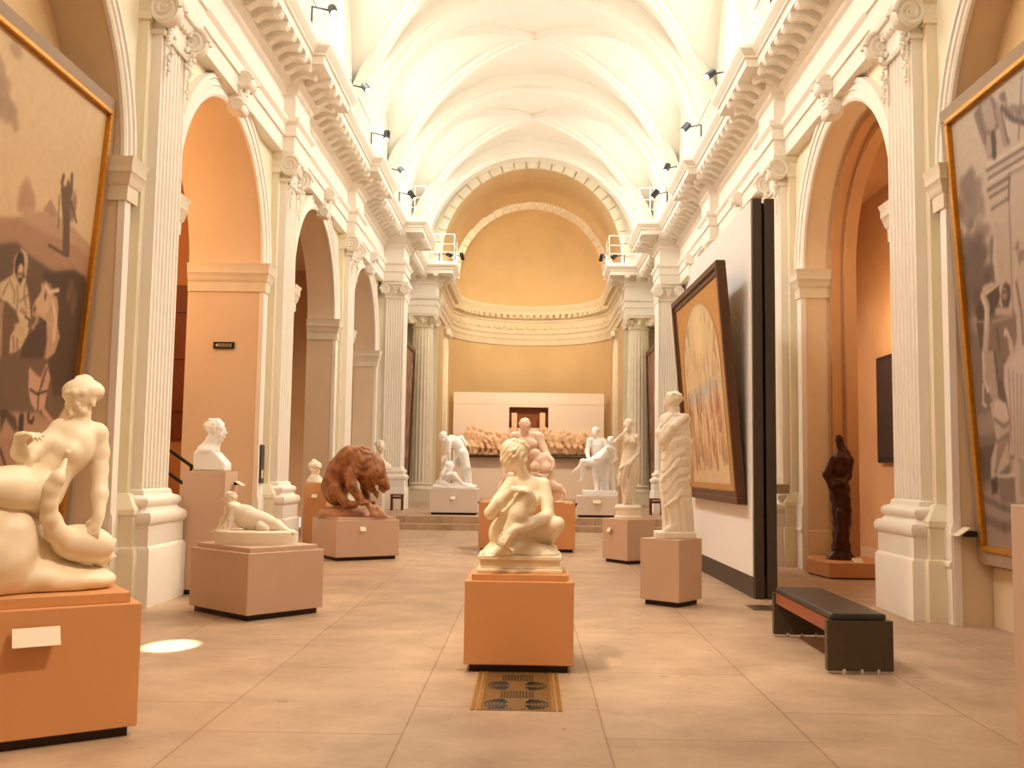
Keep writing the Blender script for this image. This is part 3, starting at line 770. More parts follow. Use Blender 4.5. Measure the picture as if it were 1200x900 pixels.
def foot(S, ankle, toe_dir, L=.23, k=.012):
    a = np.array(ankle,float); d = unit((toe_dir[0],toe_dir[1],0)); t = np.array((-d[1],d[0],0)); z = np.array((0,0,1.))
    heel = a-d*.05*L/.23-z*.055*L/.23; ball = a+d*.62*L-z*.07*L/.23
    s = L/.23
    S.rc(a, heel, .036*s, .034*s, .02); S.rc(a, ball, .04*s, .030*s, .025); S.rc(heel, ball, .03*s, .03*s, .02)
    for i,(o,r,l) in enumerate(((-.033,.015,.055),(-.014,.012,.055),(.002,.011,.05),(.017,.010,.045),(.031,.0095,.038))):
        p = ball+t*o*s; S.rc(p, p+d*l*s-z*.008, r*s*1.15, r*s, .006)
# ---------------------------------------------------------------- pedestals
def pedestal(label, base, a_dir, wa, wb, h, mt='ped', plate=None, z0=0, step=.05, toe=.06, extra=None, steph=.05):
    """front corner `base`, first edge along a_dir (deg) of length wa, second edge at a_dir-90 of length wb"""
    a = math.radians(a_dir); ea = V((math.cos(a),math.sin(a),0)); eb = V((math.sin(a),-math.cos(a),0)); b0 = V((base[0],base[1],z0))
    ctr = b0+ea*wa/2+eb*wb/2
    t = thing('pedestal', label, 'pedestal', ctr, 'painted sculpture pedestals')
    T = Matrix(((ea.x,eb.x,0,ctr.x),(ea.y,eb.y,0,ctr.y),(0,0,1,0),(0,0,0,1)))
    q = MB(); q.box((-wa/2,-wb/2,z0+toe),(wa/2,wb/2,z0+h-steph if step else z0+h), T); bevel(q.build('body', M[mt], t), .006)
    q = MB(); q.box((-wa/2+.045,-wb/2+.045,z0),(wa/2-.045,wb/2-.045,z0+toe), T); q.build('toe_kick', M['dark'], t)
    if step:
        q = MB(); q.box((-wa/2+step,-wb/2+step,z0+h-steph),(wa/2-step,wb/2-step,z0+h), T); bevel(q.build('top_slab', M[mt], t), .004)
    if plate:
        e, u, zc, w, hh = plate        # which edge: 'a' face lies on the a edge (normal -eb), 'b' on the b edge (normal -ea)
        ax, n = (ea,-eb) if e == 'a' else (eb,-ea)
        p = b0+ax*u; p.z = z0+zc
        up = V((0,0,1)); tilt = n*.55+up*.83; o = p+n*.03
        q = MB(); vs = []
        for th in (0,.008):
            for sx,sy in ((-.5,-.5),(.5,-.5),(.5,.5),(-.5,.5)): vs.append(o+ax*sx*w+(up*.80-n*.42)*sy*hh+n*(.02+th))
        q.add(vs,[(0,1,2,3),(7,6,5,4),(0,1,5,4),(1,2,6,5),(2,3,7,6),(3,0,4,7)]); lp = q.build('label_plate', M['plate'], t)
        q = MB(); q.tube([p-n*.005, o+n*.02], .012, 6); q.build('plate_arm', M['black'], lp)
    return t
# ================================================================ SCULPTURES
NOSTAT = False
def mk(Y0, tilt=0, u0=0):
    return lambda u,v,d=0: np.array(at(u,v,Y0+tilt*(u-u0)+d))
def slab(parent, name, mt, poly, z0, z1, r=.01):
    q = MB(); q.prism(poly, z0, z1, lambda a,b,d: (a,b,d)); o = q.build(name, M[mt], parent); bevel(o, r); return o
# --- crouching woman in the middle ---------------------------------------
pedestal('tan square pedestal on the centre axis, behind the bronze floor grate', (-.495,7.82), 90, .87, .86, .755, 'ped_dark')
t = thing('crouching_woman_statue', 'warm marble statue of a crouching woman with her hand on her raised knee', 'statue', (-.07,8.26,.755))
q = MB(); q.box((-.41,7.97,.755),(.28,8.55,.785)); q.box((-.385,8.0,.785),(.255,8.52,.855)); q.box((-.405,7.98,.855),(.275,8.54,.89)); bevel(q.build('plinth', M['marble'], t), .008, 3)
J = mk(8.25); S = Sculpt(.0066)
S.ell(J(606,650,.05), (.30,.235,.135), k=.03); S.ell(J(585,652,-.12), (.16,.12,.07), k=.05); S.ell(J(632,650,-.1), (.17,.14,.08), k=.05)
S.noise((-.5,7.9,.88),(.4,8.6,1.02), .006, 38)
S.ell(J(603,624,.10), (.165,.14,.13), k=.05)
S.chain([J(604,620,.11),J(609,600,.10),J(615,582,.07)], [.125,.105,.115], .05)
S.ell(J(617,578,.07), (.145,.105,.14), k=.05)
S.rc(J(600,565,.04), J(636,568,.08), .055, .058, .05)
S.ell(J(610,583,-.03), (.055,.05,.055), k=.03); S.ell(J(629,585,-.01), (.055,.05,.055), k=.03)
S.rc(J(614,564,.05), J(608,545,.02), .06, .05, .03)
head(S, J(606,533,.0), (.80,-.45,-.22), (.1,.15,1), .225, 'cap')
for u,v,d,r in ((598,527,.02,.085),(596,538,.03,.075),(601,546,.05,.05)): S.ell(J(u,v,d), r, k=.03)
rnd = random.Random(2)
for q in range(7):
    a = 2*PI*q/7; S.ell(J(602+4*math.cos(a),531+4.5*math.sin(a),-.088), .014, k=.012)
S.disp((-.5,7.9,1.62),(.4,8.6,1.95), lambda X,Y,Z: .0025*np.sin((Z*.8-X)*150)*np.clip((-.055-X)*30,0,1))
S.chain([J(594,519,0),J(602,516,-.02),J(612,519,-.03),J(619,524,-.02)], [.018,.02,.02,.016], .01)
# right hand side of the photo : straight arm reaching to the foot
S.chain([J(637,569,.06),J(641,587,.0),J(642,604,-.08),J(622,613,-.25),J(599,622,-.385)], [.060,.054,.050,.046,.030], .02)
hand(S, J(599,622,-.385), J(587,636,-.43)-J(599,622,-.385), (.35,.8,-.45), .18, (.3,.35,.35,.4), -1)
# other arm folded over the knee
S.chain([J(599,566,.03),J(585,586,-.08),J(575,601,-.17),J(588,588,-.27),J(601,574,-.335)], [.056,.052,.050,.046,.030], .02)
hand(S, J(601,574,-.335), J(622,572,-.35)-J(601,574,-.335), (.25,.55,-.8), .17, (.35,.4,.45,.5), 1)
# raised leg
S.chain([J(590,628,.08),J(600,605,-.10),J(617,584,-.27)], [.12,.098,.076], .03); S.ell(J(586,624,.0), (.09,.125,.105), k=.05)
S.chain([J(614,585,-.26),J(607,603,-.29),J(598,622,-.28),J(591,638,-.28)], [.074,.074,.056,.038], .02)
foot(S, J(590,640,-.27), (-.7,-.75), .22)
# folded leg
S.chain([J(614,624,.06),J(634,620,.0),J(653,614,-.10)], [.125,.095,.062], .03)
S.chain([J(653,616,-.11),J(643,630,.02),J(632,638,.14)], [.056,.055,.036], .02)
S.chain([J(643,636,.1),J(648,642,-.02)], [.038,.024], .02)
for i in range(4): S.rc(J(640+3.6*i,640,-.04), J(641+3.8*i,645,-.09), .012, .010, .006)
S.cut(.89); S.build('figure', 'marble', t, 1)
# --- reclining woman with a swan, left foreground --------------------------
pedestal('large tan pedestal in the left foreground with a cream label plate', (-2.28,5.865), 214, 1.9, 1.2, .83, 'ped_dark', ('a',.57,.625,.245,.12), 0, .055, .06, None, .06)
t = thing('reclining_woman_statue', 'marble statue of a reclining woman leaning on a swan, left foreground', 'statue', (-3.0,6.05,.83))
J = mk(6.02, .0036, 100); S = Sculpt(.0078)
zt = .83
# ground slab and rock
q = MB(); c0 = V((-2.60,6.13)); da = V((-.83,-.56)); db = V((-.56,.83))
poly = [tuple(c0+da*x+db*y) for x,y in ((0,.06),(.05,0),(1.5,0),(1.5,.75),(.1,.75),(0,.6))]
q.prism(poly, zt, zt+.07, lambda a,b,d: (a,b,d)); bevel(q.build('base', M['marble'], t), .015, 3)
R = Sculpt(.012)
R.ell(J(20,675,.2), (.34,.28,.16), k=.08); R.ell(J(70,678,.12), (.33,.24,.10), k=.08); R.ell(J(30,640,.22), (.24,.22,.30), k=.08); R.ell(J(0,625,.25), (.30,.25,.34), k=.06); R.ell(J(-50,640,.2), (.45,.3,.40), k=.06)
R.noise((-5,4,.7),(-1,8,2), .012, 17)
R.disp((-5,4,.7),(-1,8,2), lambda X,Y,Z: .008*np.sin(X*55+6*np.sin(Z*3))*np.clip((Z-1.0)*4,0,1))
R.cut(.832); R.build('rock', 'marble', t)
# figure
S.ell(J(38,575,.05), (.17,.17,.15), k=.05)
S.chain([J(42,574,.04),J(58,552,.02),J(72,535,.0)], [.135,.118,.125], .06)
S.ell(J(83,522,.0), (.14,.115,.15), k=.06)
S.rc(J(72,503,.02), J(112,508,.0), .062, .07, .05)
S.ell(J(80,530,-.09), (.062,.055,.058), k=.035); S.ell(J(64,521,-.05), (.05,.05,.05), k=.035); S.ell(J(79,530,-.145), .011, k=.01)
S.rc(J(93,503,.0), J(95,482,-.02), .062, .056, .035)
head(S, J(95,471,-.02), (-.25,-.82,-.52), (-.15,-.5,.85), .25, 'cap')
S.ell(J(98,458,.0), (.122,.125,.075), k=.02)
for i in range(12):
    a = 2*PI*i/12; S.ell(J(97+19*math.cos(a),463+3*math.sin(a),-.0+.10*math.sin(a)), .026, k=.014)
for u,v,r in ((92,444,.022),(99,443,.026),(106,446,.022),(103,444,.02)): S.ell(J(u,v,.03), r, k=.015)
S.chain([J(73,503,.03),J(52,520,-.02),J(30,537,-.06)], [.062,.056,.048], .025)
S.chain([J(30,537,-.06),J(23,530,-.08),J(23,513,-.10)], [.048,.046,.032], .02)
hand(S, J(23,511,-.10), (.75,-.2,.12), (.2,.05,-1), .17, (.25,.45,.55,.6), 1)
S.chain([J(113,510,.0),J(117,530,-.01),J(117,551,-.03),J(117,580,-.08),J(116,604,-.13)], [.068,.055,.048,.047,.034], .025)
hand(S, J(116,604,-.13), (-.1,-.45,-1), (-.1,.75,-.6), .18, (.2,.25,.3,.3), -1)
S.chain([J(40,575,-.02),J(10,572,-.08),J(-45,566,-.12)], [.125,.118,.085], .05)
S.chain([J(36,577,.12),J(5,585,.12),J(-40,592,.08)], [.115,.105,.085], .05)
S.chain([J(-45,566,-.12),J(-55,600,-.12),J(-60,640,-.1)], [.08,.06,.042], .04)
S.build('figure', 'marble', t, 1)
# swan
W = Sculpt(.0075)
RR = frame((.93,.3,-.12),(0,0,1))
W.ell(J(97,637,-.04), (.115,.185,.115), RR, k=.04)
W.chain([J(78,634,-.05),J(66,624,-.08),J(58,607,-.11),J(57,590,-.13),J(60,574,-.15),J(66,563,-.17)], [.085,.060,.048,.045,.044,.042], .03)
W.ell(J(68,560,-.175), (.042,.045,.048), k=.02); W.rc(J(70,556,-.18), J(77,539,-.15), .026, .013, .015)
W.chain([J(108,640,-.06),J(124,640,-.02),J(135,633,.03)], [.075,.045,.014], .02)
W.chain([J(108,645,-.06),J(124,652,-.02),J(135,652,.03)], [.07,.04,.012], .02)
W.chain([J(106,648,-.05),J(118,658,-.0),J(126,668,.02)], [.06,.035,.012], .02)
W.build('swan', 'marble', t)
# --- small figure lying on an oval base ---------------------------------------
pedestal('beige low pedestal standing cornerwise under the small reclining figure', (-2.845,10.06), 139, 1.12, .95, .735, 'ped')
t = thing('lying_figure_statue', 'cream statue of a small figure lying on an oval base, propped on one arm', 'statue', (-2.95,10.75,.735))
J = mk(10.75); cx,cy = -2.95,10.72
q = MB(); q.lathe([(0,0),(.445,0),(.445,.02),(.45,.10),(.44,.135),(.41,.15),(0,.15)], (cx,cy,.735), 44, sy=.62); q.build('base', M['plaster'], t, smooth=True)
S = Sculpt(.0066)
S.ell(J(300,627,.02), (.40,.24,.035), k=.03)
S.chain([J(274,599,-.02),J(287,605,-.02),J(298,610,-.01),J(310,612,.0)], [.085,.115,.11,.10], .05)
S.rc(J(271,594,-.08), J(277,594,.10), .055, .055, .04)
S.rc(J(272,592,.0), J(268,587,-.01), .048, .045, .02)
head(S, J(268,585,-.01), (-.95,-.2,.12), (0,0,1), .155, 'curly')
S.chain([J(272,597,-.08),J(270,609,-.12),J(268,621,-.15)], [.04,.034,.024], .015); hand(S, J(268,620,-.15), (-.7,-.5,-.3), (0,0,-1), .10, (.2,.2,.2,.2), 1)
S.chain([J(272,597,.1),J(262,609,.08),J(257,620,.04)], [.04,.033,.023], .015); hand(S, J(257,620,.04), (-.8,-.3,-.2), (0,0,-1), .10, (.2,.2,.2,.2), 1)
S.chain([J(308,611,-.03),J(321,615,-.06),J(333,622,-.09)], [.088,.062,.042], .03); S.rc(J(333,622,-.09), J(343,625,-.12), .032, .022, .015)
S.chain([J(310,611,.06),J(325,616,.06),J(338,624,.04)], [.085,.060,.036], .03); S.rc(J(338,624,.04), J(346,626,.0), .028, .02, .015)
S.chain([J(305,617,-.12),J(312,620,-.17)], [.055,.035], .02)
S.build('figure', 'plaster', t)
# --- bust on a tall pedestal ------------------------------------------------
pedestal('tall narrow beige pedestal with a label plate, in front of the first left arch', (-4.255,12.04), 90, .52, .53, 1.5, 'ped', None, step=0)
pp = [o for o in bpy.data.objects if o.parent is None and o.get('label','').startswith('tall narrow beige')][0]
q = MB(); q.add([(-3.69,12.3,1.38),(-3.60,12.3,1.33),(-3.60,12.48,1.33),(-3.69,12.48,1.38)],[(0,1,2,3)]); q.add([(-3.69,12.3,1.37),(-3.60,12.3,1.32),(-3.60,12.48,1.32),(-3.69,12.48,1.37)],[(0,1,2,3)]); q.build('label_plate', M['plate'], pp)
q = MB(); q.tube([(-3.73,12.4,1.35),(-3.66,12.4,1.35)], .02, 6); q.build('plate_arm', M['black'], pp)
t = thing('portrait_bust', 'white marble portrait bust of a man in profile on the tall left pedestal', 'bust', (-3.96,12.3,1.5))
J = mk(12.3); S = Sculpt(.0075)
q = MB(); a = [J(230,552),J(230,531),J(238,523),J(247,521),J(258,532),J(268,543),J(268,552)]
q.prism([(p[0],p[2]) for p in a], 12.16, 12.44, lambda x,z,d: (x,d,z if z > 1.52 else 1.5)); bevel(q.build('herm_block', M['marble2'], t), .03, 3)
S.chain([J(245,528),J(249,519),J(252,511)], [.13,.09,.085], .045); S.ell(J(244,528,0), (.13,.17,.07), k=.05)
head(S, J(254,505,0), (.99,-.12,.0), (0,0,1), .285, 'curly')
S.build('head', 'marble2', t)
# --- lion crushing a snake ---------------------------------------------------
pedestal('wide beige pedestal with a label plate under the brown lion', (-3.20,16.45), 123, 1.12, 1.16, .72, 'ped', ('b',.46,.53,.10,.085))
t = thing('lion_statue', 'brown statue of a stooping lion crushing a snake, on a rocky base', 'statue', (-3.0,17.2,.72))
J = mk(17.2); R = Sculpt(.014)
R.ell(J(405,604,.0), (.46,.34,.16), k=.05); R.ell(J(388,603,.0), (.22,.28,.13), k=.05); R.ell(J(443,608,-.1), (.2,.2,.07), k=.05); R.noise((-5,16,.6),(-1,19,1.3), .02, 16)
R.chain([J(430,590,-.28),J(435,595,-.3),J(437,602,-.3),J(442,605,-.3),J(446,601,-.28),J(443,596,-.24),J(438,598,-.2)], [.05,.055,.055,.055,.05,.05,.04], .02)
R.chain([J(446,603,-.26),J(452,606,-.2),J(453,608,-.1)], [.05,.04,.03], .02)
R.cut(.722); R.build('rocky_base', 'lionrock', t)
S = Sculpt(.0115)
S.chain([J(393,570,.05),J(400,552,.03),J(412,540,.0),J(424,540,-.02)], [.25,.235,.25,.235], .10)
S.ell(J(391,577,.1), (.17,.2,.21), k=.06); S.ell(J(393,578,-.2), (.14,.13,.19), k=.06)
S.chain([J(397,578,-.25),J(405,590,-.36),J(416,592,-.42)], [.10,.07,.06], .04); S.chain([J(392,586,.25),J(402,592,.25)], [.1,.07], .04)
S.ell(J(423,530,.0), (.13,.20,.10), k=.06)
S.chain([J(424,540,-.14),J(410,556,-.27),J(412,570,-.33),J(424,588,-.34)], [.15,.105,.088,.072], .05)
S.ell(J(426,589,-.38), (.10,.09,.055), k=.03)
for i in range(4): S.ell(J(422+3*i,590,-.45), (.028,.05,.03), k=.012)
S.chain([J(428,548,.2),J(428,570,.22),J(430,586,.16)], [.12,.08,.07], .05); S.ell(J(434,589,.1), (.1,.08,.05), k=.03)
S.chain([J(424,545,.0),J(432,556,-.02),J(430,568,.0)], [.24,.20,.10], .08)      # mane and chest
S.ell(J(441,555,-.02), (.17,.2,.18), k=.06); S.chain([J(430,536,0),J(441,545,0)], [.16,.15], .06)
S.ell(J(447,562,-.03), (.11,.13,.12), k=.03)
S.chain([J(449,563,-.04),J(453,571,-.05)], [.085,.062], .03); S.rc(J(447,572,-.04), J(450,576,-.04), .055, .035, .02)
S.ell(J(454.5,572.5,-.05), (.03,.045,.025), k=.015); S.ell(J(452,570,-.12), .022, k=.01, mode=-1); S.ell(J(449.5,560.5,-.13), .026, k=.012, mode=-1)
S.rc(J(449,575,-.11), J(454.5,575.5,-.1), .012, .010, .008, mode=-1)
S.ell(J(442,552,-.17), (.035,.035,.065), k=.02); S.ell(J(442,552.5,-.205), (.014,.02,.035), k=.01, mode=-1)
for i,(u,v,d) in enumerate(((436,560,-.16),(437,567,-.12),(434,571,-.08),(438,574,-.04),(441,578,-.02))): S.rc(J(u,v,d), J(u+1.5,v+6,d-.01), .05, .015, .025)
S.disp((-5,16,.6),(-1,19,2.2), lambda X,Y,Z: .012*np.sin((Z*1.0+X*.35)*46+2.5*np.sin(X*17)+2*np.sin(Y*21))*np.clip((X+3.02)*7,0,1)*np.clip((-2.70-X)*9,0,1)*np.clip((Z-1.1)*5,0,1)+.004*np.sin(X*60+Z*20)*np.sin(Y*50))
S.build('lion', 'terracotta', t)
# --- helmeted bust behind the lion ---------------------------------------------
pedestal('tall orange brown pedestal with a label plate under the helmeted bust', (-4.13,18.05), 90, .5, .42, 1.26, 'ped_dark', ('b',.21,1.03,.10,.08), step=0)
t = thing('portrait_bust', 'small pale helmeted bust behind the lion on the left', 'bust', (-3.92,18.3,1.26))
J = mk(18.3); S = Sculpt(.009)
S.ell(J(369,566,0), (.17,.14,.09), k=.05); S.ell(J(369,562,0), (.13,.11,.10), k=.04); S.rc(J(369,562), J(369,555), .075, .065, .03)
head(S, J(369,550,0), (.75,-.66,0), (0,0,1), .26, 'cap'); S.ell(J(369,545,0), (.125,.14,.075), k=.015); S.rc(J(372,547,-.12), J(376,548,-.06), .02, .02, .02); S.ell(J(368,541,0), (.05,.09,.05), k=.02)
S.cut(1.262); S.build('bust', 'plaster', t)
# --- bust seen above the lion ---------------------------------------------------
pedestal('tall pale pedestal half hidden behind the brown lion', (-3.78,22.3), 90, .45, .46, 1.5, 'ped_pale', None, step=0)
t = thing('portrait_bust', 'small white bust showing above the back of the brown lion', 'bust', (-3.55,22.5,1.5))
J = mk(22.5); S = Sculpt(.010)
S.ell(J(447,548,0), (.24,.15,.15), k=.05); S.rc(J(447,545), J(446,533), .10, .07, .04); head(S, J(446,524,0), (.55,-.83,0), (0,0,1), .29, 'curly'); S.box(J(447,553.5,0), (.2,.13,.055), .02)
S.cut(1.502); S.build('bust', 'plaster', t)
# --- white pair on the left of the apse steps -------------------------------------
Yp = 26.04
pedestal('pale pedestal on the raised floor under the bending white pair, left', (-2.62,Yp), 90, 1.0, 1.27, .68, 'ped_pale', ('b',.62,.45,.13,.10), .33, step=0)
t = thing('marble_pair_statue', 'white statue of a standing figure bending over a kneeling one, left of the steps', 'statue', (-2.0,26.5,1.01))
J = mk(26.5); S = Sculpt(.012)
bR = Sculpt(.014); bR.box(J(533,571.5,0), (.56,.38,.07), .03); bR.ell(J(540,569,.05), (.35,.3,.09), k=.05); bR.ell(J(521,569,0), (.26,.26,.07), k=.04); bR.noise((-4,25,.9),(0,28,1.4), .02, 14)
bR.cut(1.012); bR.build('rocky_base', 'marble2', t)
S.chain([J(541,530,.1),J(536,521,.06),J(529,516,.0)], [.16,.15,.15], .06); S.rc(J(527,517,-.16), J(526,518,.2), .085, .085, .05)
S.rc(J(525,515,.0), J(521,513,-.03), .07, .065, .03); head(S, J(519,512.5,-.05), (-.75,-.25,-.6), (-.55,0,.8), .28, 'cap')
S.chain([J(526,518,-.2),J(526,530,-.22),J(527,540,-.18)], [.075,.058,.042], .03); hand(S, J(527,540,-.18), (.1,-.1,-1), (1,0,0), .2, (.3,.3,.3,.3), 1)
S.chain([J(532,515,.2),J(541,513,.3),J(547,521,.26)], [.07,.055,.04], .03)
S.chain([J(543,532,-.04),J(547,548,-.1),J(549,555,-.04),J(551,567,.02)], [.145,.10,.075,.05], .04); S.chain([J(542,532,.2),J(543,548,.16),J(546,566,.22)], [.14,.1,.05], .04)
S.rc(J(551,567,.02), J(546,569,-.12), .045, .035, .02); S.rc(J(546,566,.22), J(541,568,.14), .045, .035, .02)
S.build('standing_figure', 'marble2', t)
S = Sculpt(.012)
S.chain([J(522,561,-.1),J(525,552,-.12),J(527,546,-.12)], [.15,.13,.14], .05); S.rc(J(524,544,-.26), J(530,545,.05), .075, .075, .05)
S.chain([J(525,543,-.12),J(523,540,-.14)], [.06,.06], .03); head(S, J(521.5,538.5,-.14), (-.6,-.5,.5), (.3,0,1), .25, 'curly')
S.chain([J(524,545,-.26),J(518,555,-.34),J(515,564,-.3)], [.06,.05,.035], .03); S.chain([J(530,545,.05),J(534,536,.02),J(537,533,-.05)], [.06,.05,.04], .03)
S.chain([J(523,560,-.18),J(532,557,-.34),J(542,567,-.3)], [.11,.085,.045], .04); S.chain([J(520,561,.0),J(514,566,-.2),J(527,568,-.32)], [.11,.08,.045], .04); S.rc(J(542,567,-.3), J(547,569,-.36), .04, .03, .02)
S.build('kneeling_figure', 'marble2', t)
# --- seated group behind the crouching woman ------------------------------------------
pedestal('tan pedestal with dark corner wedges behind the crouching woman', (-.95,18.83), 90, 1.4, 1.84, .93, 'ped_dark', None, step=0)
pp = [o for o in bpy.data.objects if o.parent is None and o.get('label','').startswith('tan pedestal with dark')][0]
for x in (-.98,.84): q = MB(); q.add([(x,18.9,.93),(x+.1,18.9,.93),(x+.05,18.9,.84),(x,19.2,.93),(x+.1,19.2,.93),(x+.05,19.2,.84)],[(0,1,2),(5,4,3),(0,3,4,1),(1,4,5,2),(2,5,3,0)]); q.build('dark_corner_wedge', M['black'], pp)  # small dark wedges at the pedestal's top corners
t = thing('seated_group_statue', 'rosy marble group of a seated stooping man with children, behind the crouching woman', 'statue', (-.05,19.4,.93))
J = mk(19.4); R = Sculpt(.016)
R.box(J(617,589,0), (.72,.5,.05), .03); R.ell(J(612,575,.15), (.5,.38,.28), k=.06); R.box(J(650,582,-.1), (.13,.16,.14), .04, k=.03); R.noise((-2,18,.8),(2,21,1.8), .02, 13)
R.cut(.932); R.build('rock_seat', 'marble3', t)
S = Sculpt(.0115)
S.ell(J(614,563,.15), (.27,.22,.2), k=.08); S.chain([J(614,560,.15),J(615,540,.1),J(616,522,.02)], [.22,.20,.235], .08); S.rc(J(604,512,.0), J(630,512,.0), .105, .105, .06)
S.ell(J(610,520,-.17), (.12,.08,.09), k=.04); S.ell(J(623,520,-.17), (.12,.08,.09), k=.04)
S.rc(J(616,511,-.02), J(615,503,-.12), .09, .08, .04); head(S, J(615,501,-.16), (-.1,-.75,-.65), (-.05,-.5,.8), .30, 'curly', beard=True)
S.chain([J(631,513,.0),J(636,525,-.06),J(640,533,-.14),J(646,540,-.28),J(648,546,-.34)], [.105,.088,.07,.06,.045], .04); hand(S, J(648,545,-.34), (-.2,-.5,-1), (-1,0,0), .22, (.4,.5,.5,.5), 1)
S.chain([J(603,513,.0),J(597,530,-.02),J(592,545,-.1),J(590,560,-.2),J(585,572,-.3)], [.105,.088,.075,.06,.045], .04); hand(S, J(585,572,-.3), (-.5,-.3,-1), (1,0,0), .2, (.3,.3,.3,.4), 1)
S.chain([J(606,563,.05),J(600,560,-.35),J(598,588,-.38)], [.15,.11,.06], .05); S.chain([J(624,563,.05),J(636,560,-.32),J(640,586,-.3)], [.15,.11,.06], .05)
S.build('seated_man', 'marble3', t)
S = Sculpt(.010)
S.ell(J(627,532,-.28), (.11,.12,.105), k=.03); S.ell(J(637,537,-.25), (.13,.12,.11), k=.03); S.ell(J(627,547,-.36), (.10,.1,.10), k=.02); S.ell(J(638.5,549,-.36), (.105,.1,.10), k=.02)
S.chain([J(632,540,-.28),J(640,548,-.3),J(644,557,-.26)], [.13,.12,.10], .04); S.chain([J(644,553,-.28),J(638,560,-.4),J(630,556,-.44)], [.06,.05,.035], .02)
S.chain([J(642,562,-.25),J(648,569,-.3),J(656,571,-.34),J(662,577,-.38)], [.12,.075,.055,.04], .04); hand(S, J(661,576,-.38), (.35,-.1,-1), (-1,-.2,0), .2, (.25,.3,.3,.3), 1)
S.chain([J(640,565,-.2),J(630,572,-.3),J(622,577,-.3)], [.13,.12,.1], .05)
S.build('children', 'marble3', t)
# --- group of three, right of the apse -------------------------------------------------
pedestal('pale pedestal on the raised floor under the white trio, right', (1.27,25.75), 90, .95, 1.06, .55, 'ped_pale', ('b',.5,.41,.2,.10), .33, step=0)
t = thing('marble_trio_statue', 'white statue of a man carrying a limp body beside another figure, right of the steps', 'statue', (1.9,26.4,.88))
J = mk(26.4); q = MB(); a = J(683,582); b = J(723,576)
q.box((a[0],26.0,.88),(b[0],26.8,1.02)); bevel(q.build('base', M['marble2'], t), .02)
S = Sculpt(.0115)
S.chain([J(700,541,.05),J(700,530,.04),J(700,522,.02)], [.15,.14,.17], .06); S.rc(J(692,516,.0), J(707,517,.02), .085, .085, .05); S.rc(J(699,516,0), J(698,510,-.02), .065, .06, .03)
head(S, J(697.5,507,-.03), (-.45,-.8,-.1), (0,0,1), .29, 'cap')
S.chain([J(691,517,.0),J(688,530,-.1),J(690,538,-.28)], [.075,.06,.045], .03); S.chain([J(708,518,.0),J(713,528,-.1),J(709,534,-.28)], [.075,.06,.045], .03)
S.chain([J(699,544,.0),J(699,558,-.03),J(699.5,566,.0),J(699.5,578,.05)], [.14,.095,.075,.05], .04); S.chain([J(704,544,.1),J(706,560,.12),J(706,578,.18)], [.13,.095,.05], .04)
S.rc(J(699.5,577,.05), J(697,578,-.1), .05, .035, .02); S.build('carrying_man', 'marble2', t)
S = Sculpt(.0115)
S.chain([J(696,542,-.3),J(704,536,-.3),J(710,529,-.26)], [.155,.135,.13], .06); S.chain([J(710,528,-.26),J(713,524,-.3)], [.06,.06], .02); head(S, J(714.5,526,-.33), (.3,-.6,.6), (.8,0,.3), .25, 'curly')
S.chain([J(695,542,-.32),J(683,541,-.36),J(679,548,-.36),J(674,551,-.36)], [.11,.075,.052,.035], .04); S.chain([J(694,543,-.24),J(686,542,-.24),J(683,553,-.24),J(681.5,562,-.26)], [.105,.07,.05,.03], .04)
S.rc(J(681.5,562,-.26), J(679,564,-.34), .032, .022, .02); S.rc(J(675,551,-.36), J(671,554,-.36), .032, .02, .02); S.chain([J(709,530,-.36),J(703,537,-.44),J(697,538,-.46)], [.05,.045,.03], .02)
S.build('carried_body', 'marble2', t)
S = Sculpt(.0115)
S.chain([J(714,546,.12),J(714,538,.1),J(714,531,.08)], [.13,.12,.14], .05); S.rc(J(709,527,.08), J(719,527,.08), .07, .07, .04); S.rc(J(714,526,.06), J(715,521,.02), .06, .055, .03); head(S, J(715.5,518.5,.0), (-.3,-.8,-.4), (0,0,1), .27, 'curly')
S.chain([J(712,548,.1),J(711,562,.05),J(711.5,578,.1)], [.12,.085,.05], .04); S.chain([J(717,548,.14),J(718,562,.16),J(719,578,.2)], [.12,.085,.05], .04); S.chain([J(720,528,.08),J(722,538,.0),J(717,542,-.1)], [.065,.05,.04], .03)
S.build('supporting_figure', 'marble2', t)
# --- draped woman, hand to her chin ---------------------------------------------------------
pedestal('rosy beige pedestal set cornerwise with a small label, under the draped woman', (1.665,16.68), 125, .66, .62, .75, 'ped', ('a',.42,.56,.09,.09), step=0)
t = thing('draped_woman_statue', 'cream marble statue of a standing draped woman with a hand to her chin', 'statue', (1.73,17.15,.75))
J = mk(17.15); c = J(736,600)
q = MB(); q.lathe([(0,0),(.235,0),(.24,.03),(.215,.05),(.215,.15),(.235,.17),(.235,.20),(.20,.235),(0,.24)], (c[0],17.15,.75), 36); q.build('base', M['plaster'], t, smooth=True)
S = Sculpt(.0085); m_ = 17.15/1150
def row(v, l, r, dep, d=0): p = J((l+r)/2,v,d); return (p[2],p[0],p[1],(r-l)/2*m_,dep)
fold = lambda A: (lambda th,Z,x,y: A*np.sin(th*11+Z*3+1.2*np.sin(Z*6))*np.clip((1.9-Z)*2.5,.25,1))
S.loft([row(593,731,745,.12),row(586,731,744,.11),row(577,729,744,.12),row(563,727,747,.145),row(548,726,748,.16),row(538,728,746,.145),row(527,730,743,.115),row(520,729,745,.12),row(513,729,746,.105)], .03, fold(.010))
S.rc(J(730,512,0), J(745,513,0), .06, .06, .04); S.ell(J(733,518,-.1), (.05,.05,.05), k=.03); S.ell(J(741,518,-.1), (.05,.05,.05), k=.03)
